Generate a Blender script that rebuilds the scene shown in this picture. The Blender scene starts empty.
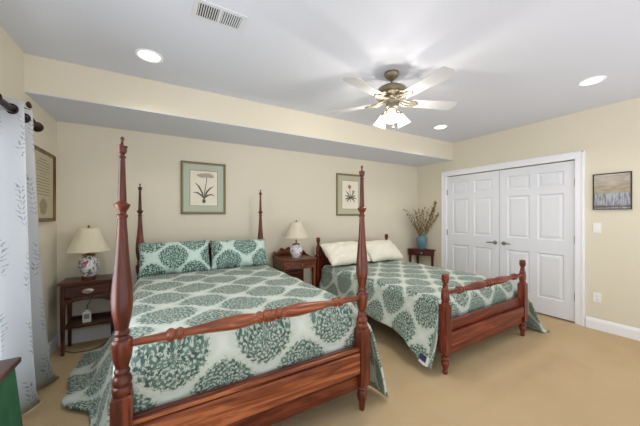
import bpy, bmesh, math, random
from mathutils import Vector, Matrix, noise

C = bpy.context.scene.collection
SC = bpy.context.scene
PI = math.pi

# ------------------------------------------------------------------ camera
cam_data = bpy.data.cameras.new('camera')
cam = bpy.data.objects.new('camera', cam_data)
C.objects.link(cam)
cam.location = (0, 0, 1.343)
cam.rotation_euler = (PI / 2, 0, -0.523)
cam_data.sensor_width = 36.0
cam_data.lens = 36.0 * 275.8 / 640.0
cam_data.shift_y = 2.2 / 640.0
cam_data.clip_start = 0.05
SC.camera = cam

# ------------------------------------------------------------------ world, large lights, exposure
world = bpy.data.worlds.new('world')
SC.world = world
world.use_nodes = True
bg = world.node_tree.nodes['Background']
# bright overcast sky above, brighter fill added below the horizon to lift ceiling and soffit
wt = world.node_tree
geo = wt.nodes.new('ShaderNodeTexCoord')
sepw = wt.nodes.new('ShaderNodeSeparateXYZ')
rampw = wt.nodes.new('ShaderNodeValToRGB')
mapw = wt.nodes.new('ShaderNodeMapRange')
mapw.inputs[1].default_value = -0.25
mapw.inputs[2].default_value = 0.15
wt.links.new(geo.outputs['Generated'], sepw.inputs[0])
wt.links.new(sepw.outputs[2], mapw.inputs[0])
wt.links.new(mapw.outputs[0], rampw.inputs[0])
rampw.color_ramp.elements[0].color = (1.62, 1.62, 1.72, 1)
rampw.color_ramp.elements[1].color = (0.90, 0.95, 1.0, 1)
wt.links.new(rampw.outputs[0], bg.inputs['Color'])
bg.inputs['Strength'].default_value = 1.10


def area_light(name, loc, rot, sx, sy, power, color):
    d = bpy.data.lights.new(name, 'AREA')
    d.shape = 'RECTANGLE'
    d.size, d.size_y = sx, sy
    d.energy = power
    d.color = color
    o = bpy.data.objects.new(name, d)
    o.location = loc
    o.rotation_euler = rot
    C.objects.link(o)
    return o


# daylight falling in through the patio window of the left wall
area_light('window_daylight', (-1.35, 1.75, 1.15), (0, -PI / 2, 0), 1.9, 1.7, 72, (0.82, 0.90, 1.0))

SC.view_settings.view_transform = 'Standard'
SC.view_settings.look = 'None'
SC.view_settings.exposure = 0.36
SC.view_settings.gamma = 1.0
SC.view_settings.use_curve_mapping = False

# ------------------------------------------------------------------ material helpers


def lin(r, g, b):
    f = lambda c: (c / 255) / 12.92 if c / 255 <= 0.04045 else ((c / 255 + 0.055) / 1.055) ** 2.4
    return (f(r), f(g), f(b), 1.0)


class NT:
    def __init__(self, name):
        self.m = bpy.data.materials.new(name)
        self.m.use_nodes = True
        self.t = self.m.node_tree
        self.b = self.t.nodes['Principled BSDF']

    def n(self, kind, **kw):
        x = self.t.nodes.new(kind)
        for k, v in kw.items():
            setattr(x, k, v)
        return x

    def put(self, sock, v):
        if isinstance(v, bpy.types.NodeSocket):
            self.t.links.new(v, sock)
        else:
            sock.default_value = v

    def math(self, op, a, b=0.0, c=0.0):
        x = self.n('ShaderNodeMath', operation=op)
        self.put(x.inputs[0], a)
        self.put(x.inputs[1], b)
        self.put(x.inputs[2], c)
        return x.outputs[0]

    def mix(self, f, a, b):
        x = self.n('ShaderNodeMix', data_type='RGBA')
        self.put(x.inputs[0], f)
        self.put(x.inputs[6], a)
        self.put(x.inputs[7], b)
        return x.outputs[2]

    def smooth(self, v, lo, hi):
        x = self.n('ShaderNodeMapRange', interpolation_type='SMOOTHSTEP')
        self.put(x.inputs[0], v)
        x.inputs[1].default_value = lo
        x.inputs[2].default_value = hi
        return x.outputs[0]

    def coord(self, which='Object', scale=(1, 1, 1), rot=(0, 0, 0)):
        c = self.n('ShaderNodeTexCoord')
        mp = self.n('ShaderNodeMapping')
        mp.inputs['Scale'].default_value = scale
        mp.inputs['Rotation'].default_value = rot
        self.t.links.new(c.outputs[which], mp.inputs[0])
        return mp.outputs[0]

    def noise(self, vec, scale, detail=3.0, rough=0.5, dist=0.0):
        x = self.n('ShaderNodeTexNoise')
        self.put(x.inputs['Vector'], vec)
        x.inputs['Scale'].default_value = scale
        x.inputs['Detail'].default_value = detail
        x.inputs['Roughness'].default_value = rough
        x.inputs['Distortion'].default_value = dist
        return x.outputs[0]

    def voronoi(self, vec, scale, feature='F1'):
        x = self.n('ShaderNodeTexVoronoi', feature=feature)
        self.put(x.inputs['Vector'], vec)
        x.inputs['Scale'].default_value = scale
        return x.outputs['Distance']

    def bump(self, h, strength=0.3, dist=0.01):
        x = self.n('ShaderNodeBump')
        x.inputs['Strength'].default_value = strength
        x.inputs['Distance'].default_value = dist
        self.put(x.inputs['Height'], h)
        self.t.links.new(x.outputs[0], self.b.inputs['Normal'])

    def set(self, color=None, rough=None, metal=None, **kw):
        if color is not None:
            self.put(self.b.inputs['Base Color'], color)
        if rough is not None:
            self.put(self.b.inputs['Roughness'], rough)
        if metal is not None:
            self.put(self.b.inputs['Metallic'], metal)
        for k, v in kw.items():
            self.put(self.b.inputs[k.replace('_', ' ')], v)
        return self.m


def plain(name, rgb, rough=0.6, metal=0.0, vary=0.06, scale=30.0, bump=0.0):
    k = NT(name)
    v = k.coord('Object')
    nz = k.noise(v, scale, 3)
    c0 = lin(*rgb)
    d = tuple(c * (1 - vary * 2) for c in c0[:3]) + (1,)
    e = tuple(min(1, c * (1 + vary)) for c in c0[:3]) + (1,)
    col = k.mix(nz, d, e)
    if bump:
        k.bump(nz, bump, 0.004)
    return k.set(col, rough, metal)


def wood(name, dark, mid, light, axis, rough=0.32, scale=1.0):
    k = NT(name)
    st = [9 * scale, 9 * scale, 9 * scale]
    st[axis] = 0.7 * scale
    v = k.coord('Object', tuple(st))
    a = k.noise(v, 2.0, 5, 0.6, 1.6)
    st2 = [60 * scale] * 3
    st2[axis] = 2.0 * scale
    fine = k.noise(k.coord('Object', tuple(st2)), 2.2, 3, 0.6)
    base = k.mix(k.smooth(a, 0.3, 0.7), lin(*dark), lin(*mid))
    base = k.mix(k.math('MULTIPLY', k.smooth(a, 0.52, 0.62), 0.55), base, lin(*light))
    col = k.mix(k.math('MULTIPLY', k.smooth(fine, 0.5, 0.75), 0.35), base, lin(*dark))
    k.bump(fine, 0.06, 0.002)
    return k.set(col, rough, Coat_Weight=0.08, Coat_Roughness=0.25, Specular_IOR_Level=0.38)


M = {}
M['wall'] = plain('wall_paint', (222, 214, 193), 0.85, vary=0.012, scale=60)
M['ceiling'] = plain('ceiling_paint', (214, 217, 225), 0.9, vary=0.01, scale=60)
M['trim'] = plain('white_trim_paint', (240, 241, 244), 0.4, vary=0.008)
M['door'] = plain('white_door_paint', (228, 230, 235), 0.42, vary=0.008)
M['vent'] = plain('vent_enamel', (212, 213, 216), 0.5, vary=0.01)
M['gap'] = plain('dark_gap', (40, 38, 36), 0.9)
M['plate'] = plain('white_plastic', (238, 236, 230), 0.35, vary=0.01)
M['slot'] = plain('dark_slot', (60, 58, 55), 0.6)
M['nickel'] = plain('brushed_nickel', (170, 168, 165), 0.32, 1.0, vary=0.03)
M['bronze'] = plain('oil_rubbed_bronze', (52, 38, 30), 0.35, 0.7, vary=0.15, scale=20)
M['fan_brass'] = plain('antique_brass', (150, 142, 126), 0.42, 0.6, vary=0.08, scale=8)
M['fan_dark'] = plain('aged_bronze_brass', (138, 127, 102), 0.42, 0.6, vary=0.1, scale=8)
M['blade'] = plain('whitewashed_blade', (192, 192, 194), 0.45, vary=0.03, scale=12)
M['brass'] = plain('lamp_brass', (150, 118, 62), 0.35, 0.9, vary=0.08)
M['pewter'] = plain('drawer_pull_metal', (190, 182, 165), 0.3, 0.8, vary=0.1)
CH = ((78, 24, 12), (132, 52, 27), (160, 76, 42))
for ax, nm in enumerate('xyz'):
    M['cherry_' + nm] = wood('cherry_wood_' + nm, (64, 24, 12), (110, 49, 28), (132, 67, 41), ax, 0.3)
    M['plank_' + nm] = wood('cherry_plank_' + nm, (98, 44, 22), (166, 92, 56), (190, 118, 76), ax, 0.34)
    M['mahog_' + nm] = wood('mahogany_' + nm, (44, 20, 12), (84, 42, 27), (106, 58, 38), ax, 0.3)
    M['cherry_red_' + nm] = wood('red_cherry_' + nm, (76, 26, 15), (126, 53, 35), (150, 74, 50), ax, 0.32)
    M['stand_' + nm] = wood('nightstand_cherry_' + nm, (70, 30, 16), (122, 66, 40), (150, 90, 58), ax, 0.34)
    M['dark_red_' + nm] = wood('dark_red_wood_' + nm, (48, 14, 12), (92, 32, 28), (112, 46, 38), ax, 0.32)
M['mattress'] = plain('mattress_ticking', (205, 205, 200), 0.9)
M['box_spring'] = plain('dark_box_spring_cloth', (62, 56, 52), 0.95)
M['black'] = plain('black_plastic', (24, 22, 22), 0.5)
M['cord'] = plain('brown_cord', (62, 48, 36), 0.6)


def carpet_mat():
    k = NT('beige_carpet')
    v = k.coord('Object')
    a = k.noise(v, 260, 2, 0.7)
    b = k.noise(v, 2.2, 4, 0.6)
    col = k.mix(k.smooth(a, 0.3, 0.7), lin(172, 144, 104), lin(226, 201, 160))
    col = k.mix(k.math('MULTIPLY', k.smooth(b, 0.35, 0.7), 0.22), col, lin(178, 142, 96))
    k.bump(a, 0.6, 0.01)
    return k.set(col, 1.0)


M['carpet'] = carpet_mat()


def damask_mat(name, su=0.475, sv=0.42, rx=0.182, ry=0.160, ground=(196, 204, 192), ink=(96, 124, 109), deep=(54, 82, 72), off=(0.0, 0.0), band=(211, 217, 207), fine=66.0):
    """medallions in a half-drop trellis, in metres along the cloth (UV)"""
    k = NT(name)
    uv = k.n('ShaderNodeTexCoord').outputs['UV']
    wob = k.noise(uv, 6.0, 2)
    sp = k.n('ShaderNodeSeparateXYZ')
    k.put(sp.inputs[0], uv)
    U = k.math('ADD', k.math('ADD', sp.outputs[0], off[0]), k.math('MULTIPLY', k.math('SUBTRACT', wob, 0.5), 0.02))
    V = k.math('ADD', sp.outputs[1], off[1])

    def cell(du, dv):
        a = k.math('SUBTRACT', k.math('FRACT', k.math('ADD', k.math('DIVIDE', U, su), du)), 0.5)
        b = k.math('SUBTRACT', k.math('FRACT', k.math('ADD', k.math('DIVIDE', V, sv), dv)), 0.5)
        x = k.math('MULTIPLY', a, su / rx)
        y = k.math('MULTIPLY', b, sv / ry)
        r = k.math('POWER', k.math('ADD', k.math('POWER', k.math('ABSOLUTE', x), 1.6), k.math('POWER', k.math('ABSOLUTE', y), 1.6)), 1 / 1.6)
        th = k.math('ARCTAN2', y, x)
        return r, th
    r1, t1 = cell(0.0, 0.0)
    r2, t2 = cell(0.5, 0.5)
    pick = k.math('LESS_THAN', r1, r2)
    inv = k.math('SUBTRACT', 1.0, pick)
    r = k.math('MINIMUM', r1, r2)
    th = k.math('ADD', k.math('MULTIPLY', t1, pick), k.math('MULTIPLY', t2, inv))
    # scalloped outline
    scal = k.math('MULTIPLY', k.math('ABSOLUTE', k.math('SINE', k.math('MULTIPLY', th, 11.0))), 0.09)
    edge = k.math('ADD', k.math('SUBTRACT', r, scal), 0.05)
    inside = k.math('SUBTRACT', 1.0, k.smooth(edge, 0.86, 0.92))
    # lace: petals in rings
    ring = k.math('SINE', k.math('MULTIPLY', r, 34.0))
    petal = k.math('COSINE', k.math('MULTIPLY', th, 16.0))
    petal2 = k.math('COSINE', k.math('MULTIPLY', th, 32.0))
    lace = k.math('ADD', k.math('MULTIPLY', k.math('MULTIPLY', ring, petal), 0.75), k.math('MULTIPLY', petal2, 0.25))
    nz = k.math('MULTIPLY', k.math('SUBTRACT', k.noise(uv, fine, 3, 0.65), 0.5), 8.0)
    lace = k.math('ADD', lace, nz)
    holes = k.smooth(lace, -0.15, 0.5)
    inkmask = k.math('MULTIPLY', inside, k.math('SUBTRACT', 1.0, k.math('MULTIPLY', holes, 0.80)))
    # fine sprays just outside each medallion
    spray = k.math('MULTIPLY', k.math('SUBTRACT', 1.0, k.smooth(edge, 0.90, 1.02)), k.smooth(k.noise(uv, 90.0, 2, 0.6), 0.54, 0.60))
    inkmask = k.math('MAXIMUM', inkmask, k.math('MULTIPLY', spray, 0.8))
    tone = k.mix(k.smooth(k.noise(uv, 30, 2), 0.35, 0.65), lin(*ink), lin(*deep))
    gcol = k.mix(k.smooth(r, 1.0, 1.3), lin(*ground), lin(*band))
    weave = k.noise(uv, 500, 1)
    k.bump(k.math('ADD', k.math('MULTIPLY', weave, 0.3), k.noise(uv, 14, 3)), 0.28, 0.012)
    return k.set(k.mix(inkmask, gcol, tone), 0.85, Sheen_Weight=0.15)


M['quilt'] = damask_mat('green_medallion_quilt')
M['sham'] = damask_mat('green_medallion_sham', 0.42, 0.40, 0.162, 0.155, (200, 220, 210), (74, 116, 104), (46, 84, 76), band=(206, 224, 214), fine=48.0)
M['quilt_full'] = damask_mat('green_medallion_quilt_small_bed', 0.44, 0.42, 0.170, 0.162, off=(0.1, 0.12))


def pillow_mat():
    k = NT('cream_pillowcase')
    uv = k.n('ShaderNodeTexCoord').outputs['UV']
    w = k.noise(uv, 7, 3, 0.6, 1.0)
    k.bump(w, 0.5, 0.02)
    s = k.smooth(k.noise(uv, 12, 2, 0.5, 2.0), 0.58, 0.66)
    return k.set(k.mix(k.math('MULTIPLY', s, 0.18), lin(240, 235, 216), lin(200, 202, 184)), 0.85)


M['pillowcase'] = pillow_mat()


def curtain_mat():
    k = NT('embroidered_curtain')
    uv = k.n('ShaderNodeTexCoord').outputs['UV']
    sp = k.n('ShaderNodeSeparateXYZ')
    k.put(sp.inputs[0], uv)
    wob = k.noise(uv, 3.5, 2)
    wob2 = k.noise(uv, 30.0, 1)
    U = k.math('ADD', sp.outputs[0], k.math('MULTIPLY', k.math('SUBTRACT', wob, 0.5), 0.10))
    V = k.math('ADD', sp.outputs[1], k.math('MULTIPLY', k.math('SUBTRACT', wob2, 0.5), 0.05))
    # vertical vines with paired leaves
    def vine(off, period, reach=0.026, step=0.034):
        a = k.math('SUBTRACT', k.math('FRACT', k.math('DIVIDE', k.math('ADD', U, off), period)), 0.5)
        x = k.math('MULTIPLY', a, period)
        x = k.math('ADD', x, k.math('MULTIPLY', k.math('SINE', k.math('MULTIPLY', V, 9.0)), 0.012))
        ax = k.math('ABSOLUTE', x)
        # leaf: slanted repeats along the stem
        ph = k.math('FRACT', k.math('DIVIDE', k.math('SUBTRACT', V, k.math('MULTIPLY', ax, 1.1)), step))
        d = k.math('ABSOLUTE', k.math('SUBTRACT', ph, 0.5))
        wid = k.math('MULTIPLY', k.math('SUBTRACT', reach, ax), 9.0)
        leaf = k.math('MULTIPLY', k.math('LESS_THAN', d, k.math('MINIMUM', wid, 0.17)), k.math('LESS_THAN', 0.003, ax))
        gate = k.smooth(k.math('SINE', k.math('ADD', k.math('MULTIPLY', V, 14.0), k.math('MULTIPLY', U, 17.0))), -0.35, 0.0)
        return k.math('MULTIPLY', leaf, gate)
    m = vine(0.030, 0.105)
    col = k.mix(k.math('MULTIPLY', m, 0.62), lin(212, 213, 214), lin(112, 126, 126))
    wv = k.noise(uv, 400, 1)
    k.bump(wv, 0.15, 0.003)
    k.set(col, 0.9)
    tr = k.n('ShaderNodeBsdfTranslucent')
    k.put(tr.inputs['Color'], col)
    mx = k.n('ShaderNodeMixShader')
    mx.inputs[0].default_value = 0.42
    k.t.links.new(k.b.outputs[0], mx.inputs[1])
    k.t.links.new(tr.outputs[0], mx.inputs[2])
    k.t.links.new(mx.outputs[0], k.t.nodes['Material Output'].inputs['Surface'])
    return k.m


M['curtain'] = curtain_mat()


def porcelain_mat(name, colors, scale, white=(232, 232, 226)):
    k = NT(name)
    v = k.coord('Object')
    vn = k.voronoi(v, scale)
    n1 = k.noise(v, scale * 0.6, 2, 0.6, 2.0)
    n2 = k.noise(v, scale * 1.3, 2, 0.6, 1.0)
    col = k.mix(k.smooth(n1, 0.52, 0.58), lin(*white), lin(*colors[0]))
    col = k.mix(k.math('MULTIPLY', k.smooth(n2, 0.56, 0.60), 0.9), col, lin(*colors[1]))
    col = k.mix(k.math('SUBTRACT', 1.0, k.smooth(vn, 0.16, 0.22)), col, lin(*colors[2]))
    return k.set(col, 0.15, Coat_Weight=0.5)


M['jar_floral'] = porcelain_mat('floral_porcelain', ((70, 100, 88), (50, 62, 110), (178, 92, 124)), 34)
M['jar_blue'] = porcelain_mat('blue_white_porcelain', ((120, 126, 168), (168, 120, 132), (140, 146, 180)), 46, (242, 242, 238))
M['petal'] = plain('pink_glaze', (196, 88, 132), 0.2, vary=0.15, scale=90)


def shade_mat():
    k = NT('pleated_lamp_shade')
    k.set(lin(246, 240, 220), 0.85)
    tr = k.n('ShaderNodeBsdfTranslucent')
    tr.inputs['Color'].default_value = lin(244, 234, 206)
    mx = k.n('ShaderNodeMixShader')
    mx.inputs[0].default_value = 0.4
    k.t.links.new(k.b.outputs[0], mx.inputs[1])
    k.t.links.new(tr.outputs[0], mx.inputs[2])
    k.t.links.new(mx.outputs[0], k.t.nodes['Material Output'].inputs['Surface'])
    return k.m


M['lamp_shade'] = shade_mat()


def emit_mat(name, rgb, strength, see=0.0):
    k = NT(name)
    e = k.n('ShaderNodeEmission')
    e.inputs['Color'].default_value = lin(*rgb)
    e.inputs['Strength'].default_value = strength
    out = k.t.nodes['Material Output'].inputs['Surface']
    if see:
        t = k.n('ShaderNodeBsdfTransparent')
        mx = k.n('ShaderNodeMixShader')
        mx.inputs[0].default_value = see
        k.t.links.new(e.outputs[0], mx.inputs[1])
        k.t.links.new(t.outputs[0], mx.inputs[2])
        k.t.links.new(mx.outputs[0], out)
    else:
        k.t.links.new(e.outputs[0], out)
    return k.m


M['fan_glass'] = emit_mat('lit_frosted_glass', (255, 250, 240), 3.2, 0.5)
M['can_lens'] = emit_mat('lit_lens', (255, 250, 240), 4.0)


def glass_mat():
    k = NT('window_glass')
    t = k.n('ShaderNodeBsdfTransparent')
    g = k.n('ShaderNodeBsdfGlossy')
    g.inputs['Roughness'].default_value = 0.02
    mx = k.n('ShaderNodeMixShader')
    mx.inputs[0].default_value = 0.08
    k.t.links.new(t.outputs[0], mx.inputs[1])
    k.t.links.new(g.outputs[0], mx.inputs[2])
    k.t.links.new(mx.outputs[0], k.t.nodes['Material Output'].inputs['Surface'])
    return k.m


M['glass'] = glass_mat()
M['sage_mat'] = plain('sage_mat_board', (186, 192, 174), 0.9, vary=0.04, scale=40)
M['straw_mat'] = plain('straw_mat_board', (190, 186, 160), 0.9, vary=0.04, scale=40)
M['frame_olive'] = plain('olive_gold_frame', (138, 128, 92), 0.4, 0.3, vary=0.12, scale=30)
M['paper'] = plain('cream_paper', (236, 228, 208), 0.9, vary=0.02)
M['ink_leaf'] = plain('botanical_leaf_ink', (112, 106, 90), 0.9, vary=0.2, scale=80)
M['ink_flower'] = plain('botanical_flower_ink', (190, 178, 160), 0.9, vary=0.2, scale=60)
M['ink_red'] = plain('botanical_bloom_ink', (170, 128, 106), 0.9, vary=0.2, scale=60)
M['frame_brown'] = wood('brown_frame', (70, 44, 24), (120, 82, 48), (146, 106, 64), 2, 0.4)
M['frame_black'] = plain('thin_black_frame', (40, 36, 34), 0.4)
M['cream_sheet'] = plain('aged_sheet', (186, 176, 146), 0.85, vary=0.05, scale=10)
M['grey_print'] = plain('grey_print', (152, 143, 116), 0.9, vary=0.1)
M['green_cloth'] = plain('green_cloth', (44, 100, 62), 0.9, vary=0.2, scale=10, bump=0.3)
M['teal_glaze'] = plain('teal_glaze', (92, 132, 142), 0.22, vary=0.12, scale=14)
M['twig'] = plain('dry_twig', (108, 84, 56), 0.9, vary=0.2)
M['bud'] = plain('dry_leaf', (138, 112, 62), 0.9, vary=0.3, scale=12)
M['label_blue'] = plain('navy_label', (52, 58, 92), 0.8)
M['label_white'] = plain('white_label', (226, 228, 226), 0.8)


def landscape_mat():
    k = NT('lake_landscape_print')
    uv = k.n('ShaderNodeTexCoord').outputs['UV']
    sp = k.n('ShaderNodeSeparateXYZ')
    k.put(sp.inputs[0], uv)
    V = sp.outputs[1]
    mp = k.n('ShaderNodeMapping')
    mp.inputs['Scale'].default_value = (2.0, 14.0, 1)
    k.put(mp.inputs[0], uv)
    st = k.noise(mp.outputs[0], 1.5, 4, 0.6)
    mp2 = k.n('ShaderNodeMapping')
    mp2.inputs['Scale'].default_value = (16.0, 3.0, 1)
    k.put(mp2.inputs[0], uv)
    vert = k.noise(mp2.outputs[0], 1.4, 3, 0.7)
    sky = k.mix(k.smooth(st, 0.35, 0.65), lin(176, 166, 150), lin(148, 140, 130))
    hill = k.mix(k.smooth(st, 0.4, 0.6), lin(172, 158, 134), lin(146, 132, 112))
    water = k.mix(k.smooth(vert, 0.35, 0.65), lin(110, 112, 118), lin(176, 180, 188))
    vv = k.math('ADD', V, k.math('MULTIPLY', k.math('SUBTRACT', st, 0.5), 0.12))
    c = k.mix(k.smooth(vv, 0.66, 0.70), hill, sky)
    c = k.mix(k.smooth(vv, 0.44, 0.46), water, c)
    shore = k.math('MULTIPLY', k.smooth(vv, 0.02, 0.06), k.math('SUBTRACT', 1.0, k.smooth(vv, 0.06, 0.14)))
    c = k.mix(shore, c, lin(96, 84, 70))
    return k.set(c, 0.25)


M['landscape'] = landscape_mat()

# ------------------------------------------------------------------ mesh helpers


def obj(name, bm, mat, parent=None, smooth=False, bevel=0.0, segs=2, angle=None):
    bmesh.ops.recalc_face_normals(bm, faces=bm.faces)
    me = bpy.data.meshes.new(name)
    bm.to_mesh(me)
    bm.free()
    me.materials.append(mat)
    if smooth:
        for p in me.polygons:
            p.use_smooth = True
        me.set_sharp_from_angle(angle=angle if angle else math.radians(38))
    o = bpy.data.objects.new(name, me)
    C.objects.link(o)
    if parent:
        o.parent = parent
    if bevel:
        b = o.modifiers.new('bevel', 'BEVEL')
        b.width = bevel
        b.segments = segs
        b.limit_method = 'ANGLE'
        b.angle_limit = math.radians(40)
    return o


def tag(o, label, cat, group=None):
    o['label'] = label
    o['category'] = cat
    if group:
        o['group'] = group
    return o


def thing(name, label, cat, loc=(0, 0, 0), rz=0.0, group=None):
    o = bpy.data.objects.new(name, None)
    o.empty_display_size = 0.1
    C.objects.link(o)
    o.location = loc
    o.rotation_euler = (0, 0, rz)
    return tag(o, label, cat, group)


def structure(o):
    o['kind'] = 'structure'
    return o


def NB():
    return bmesh.new()


def bx(bm, x0, x1, y0, y1, z0, z1):
    r = bmesh.ops.create_cube(bm, size=1)
    for v in r['verts']:
        v.co = Vector(((x0 + x1) / 2 + v.co.x * (x1 - x0), (y0 + y1) / 2 + v.co.y * (y1 - y0), (z0 + z1) / 2 + v.co.z * (z1 - z0)))
    return r['verts']


def box(*a):
    bm = NB()
    bx(bm, *a)
    return bm


def lathe(bm, prof, segs=20, mat=None, cap=True):
    """prof: list of (z, r) ; mat: Matrix placing the axis"""
    rings = []
    for z, r in prof:
        ring = []
        for i in range(segs):
            a = 2 * PI * i / segs
            p = Vector((r * math.cos(a), r * math.sin(a), z))
            ring.append(bm.verts.new(mat @ p if mat else p))
        rings.append(ring)
    for a, b in zip(rings, rings[1:]):
        for i in range(segs):
            j = (i + 1) % segs
            bm.faces.new((a[i], a[j], b[j], b[i]))
    if cap:
        bm.faces.new(rings[0][::-1])
        bm.faces.new(rings[-1])
    return bm


def tube(bm, pts, radii, segs=8, cap=True):
    pts = [Vector(p) for p in pts]
    if not isinstance(radii, (list, tuple)):
        radii = [radii] * len(pts)
    rings = []
    prev = None
    for i, p in enumerate(pts):
        d = (pts[min(i + 1, len(pts) - 1)] - pts[max(i - 1, 0)]).normalized()
        up = prev if prev else (Vector((0, 0, 1)) if abs(d.z) < 0.9 else Vector((1, 0, 0)))
        a = d.cross(up)
        if a.length < 1e-4:
            a = d.cross(Vector((0, 1, 0)))
        a.normalize()
        b = a.cross(d).normalized()
        prev = b
        rings.append([bm.verts.new(p + (a * math.cos(2 * PI * k / segs) + b * math.sin(2 * PI * k / segs)) * radii[i]) for k in range(segs)])
    for r0, r1 in zip(rings, rings[1:]):
        for k in range(segs):
            j = (k + 1) % segs
            bm.faces.new((r0[k], r0[j], r1[j], r1[k]))
    if cap:
        bm.faces.new(rings[0][::-1])
        bm.faces.new(rings[-1])
    return bm


def prism(bm, poly, axis, a0, a1):
    """poly: 2-D outline; axis 0/1/2 = extrude direction; other two coords in order"""
    def mk(p, a):
        c = [p[0], p[1]]
        c.insert(axis, a)
        return Vector(c)
    A = [bm.verts.new(mk(p, a0)) for p in poly]
    B = [bm.verts.new(mk(p, a1)) for p in poly]
    bm.faces.new(A[::-1])
    bm.faces.new(B)
    n = len(poly)
    for i in range(n):
        j = (i + 1) % n
        bm.faces.new((A[i], A[j], B[j], B[i]))
    return bm


def grid(bm, P, uvf=None, closed_u=False):
    """P[i][j] -> Vector"""
    V = [[bm.verts.new(p) for p in row] for row in P]
    uv = bm.loops.layers.uv.verify() if uvf else None
    for i in range(len(V) - 1):
        for j in range(len(V[0]) - 1):
            f = bm.faces.new((V[i][j], V[i][j + 1], V[i + 1][j + 1], V[i + 1][j]))
            if uv:
                for l, (a, b) in zip(f.loops, ((i, j), (i, j + 1), (i + 1, j + 1), (i + 1, j))):
                    l[uv].uv = uvf(a, b)
    return V


def interp(tab, x):
    if x <= tab[0][0]:
        return tab[0][1]
    for (a, va), (b, vb) in zip(tab, tab[1:]):
        if x <= b:
            t = (x - a) / (b - a)
            t = t * t * (3 - 2 * t)
            return va + (vb - va) * t
    return tab[-1][1]


# ------------------------------------------------------------------ the room
XL, XR, YB, YS, ZC, ZS = -0.926, 4.44, 3.80, 3.023, 2.607, 2.312
Y0 = -0.7  # room cut short and left open here so the added world fill enters

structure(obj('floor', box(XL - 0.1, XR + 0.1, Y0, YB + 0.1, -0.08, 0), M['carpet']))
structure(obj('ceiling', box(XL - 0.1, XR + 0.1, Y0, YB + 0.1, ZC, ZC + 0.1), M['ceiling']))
structure(obj('wall_back', box(XL - 0.1, XR + 0.1, YB, YB + 0.1, 0, ZC), M['wall']))
# left wall with window opening
WY0, WY1, WZ0, WZ1 = 0.85, 2.58, 0.12, 1.96
bm = NB()
bx(bm, XL - 0.1, XL, Y0, WY0, 0, ZC)
bx(bm, XL - 0.1, XL, WY1, YB, 0, ZC)
bx(bm, XL - 0.1, XL, WY0, WY1, 0, WZ0)
bx(bm, XL - 0.1, XL, WY0, WY1, WZ1, ZC)
structure(obj('wall_left', bm, M['wall']))
# right wall with closet opening
DY0, DY1, DZ = 1.378, 3.150, 2.035
bm = NB()
bx(bm, XR, XR + 0.1, Y0, DY0, 0, ZC)
bx(bm, XR, XR + 0.1, DY1, YB, 0, ZC)
bx(bm, XR, XR + 0.1, DY0, DY1, DZ, ZC)
structure(obj('wall_right', bm, M['wall']))
structure(obj('wall_closet', box(XR + 0.10, XR + 0.14, DY0 - 0.1, DY1 + 0.1, 0, DZ + 0.1), M['gap']))
# soffit: beige front face, ceiling-coloured underside
structure(obj('wall_soffit', box(XL, XR, YS, YB, ZS + 0.004, ZC), M['wall']))
structure(obj('ceiling_soffit', box(XL, XR, YS + 0.001, YB, ZS - 0.004, ZS + 0.004), M['ceiling']))

# baseboards
def baseboard(name, poly, axis, a0, a1):
    return structure(obj(name, prism(NB(), poly, axis, a0, a1), M['trim'], smooth=False))


bprof = [(0, 0), (0.016, 0), (0.016, 0.095), (0.010, 0.118), (0.006, 0.128), (0, 0.128)]
baseboard('baseboard_back', [(YB - a, b) for a, b in bprof], 0, XL, XR)
baseboard('baseboard_left', [(XL + a, b) for a, b in bprof], 1, WY1 + 0.1, YB)
bm = NB()
prism(bm, [(XR - a, b) for a, b in bprof], 1, Y0, DY0 - 0.1)
prism(bm, [(XR - a, b) for a, b in bprof], 1, DY1 + 0.1, YB)
structure(obj('baseboard_right', bm, M['trim']))

# closet casing
bm = NB()
cw = 0.085
bx(bm, XR - 0.02, XR + 0.01, DY0 - cw, DY0, 0, DZ + cw)
bx(bm, XR - 0.02, XR + 0.01, DY1, DY1 + cw, 0, DZ + cw)
bx(bm, XR - 0.02, XR + 0.01, DY0, DY1, DZ, DZ + cw)
bx(bm, XR - 0.027, XR, DY0 - cw - 0.006, DY0 - cw + 0.02, 0, DZ + cw + 0.006)
bx(bm, XR - 0.027, XR, DY1 + cw - 0.02, DY1 + cw + 0.006, 0, DZ + cw + 0.006)
bx(bm, XR - 0.027, XR, DY0 - cw, DY1 + cw, DZ + cw - 0.02, DZ + cw + 0.006)
bx(bm, XR, XR + 0.09, DY0 - 0.004, DY0 + 0.004, 0, DZ)
bx(bm, XR, XR + 0.09, DY1 - 0.004, DY1 + 0.004, 0, DZ)
structure(obj('trim_1', bm, M['trim'], bevel=0.004))

# six-panel closet doors


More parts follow.
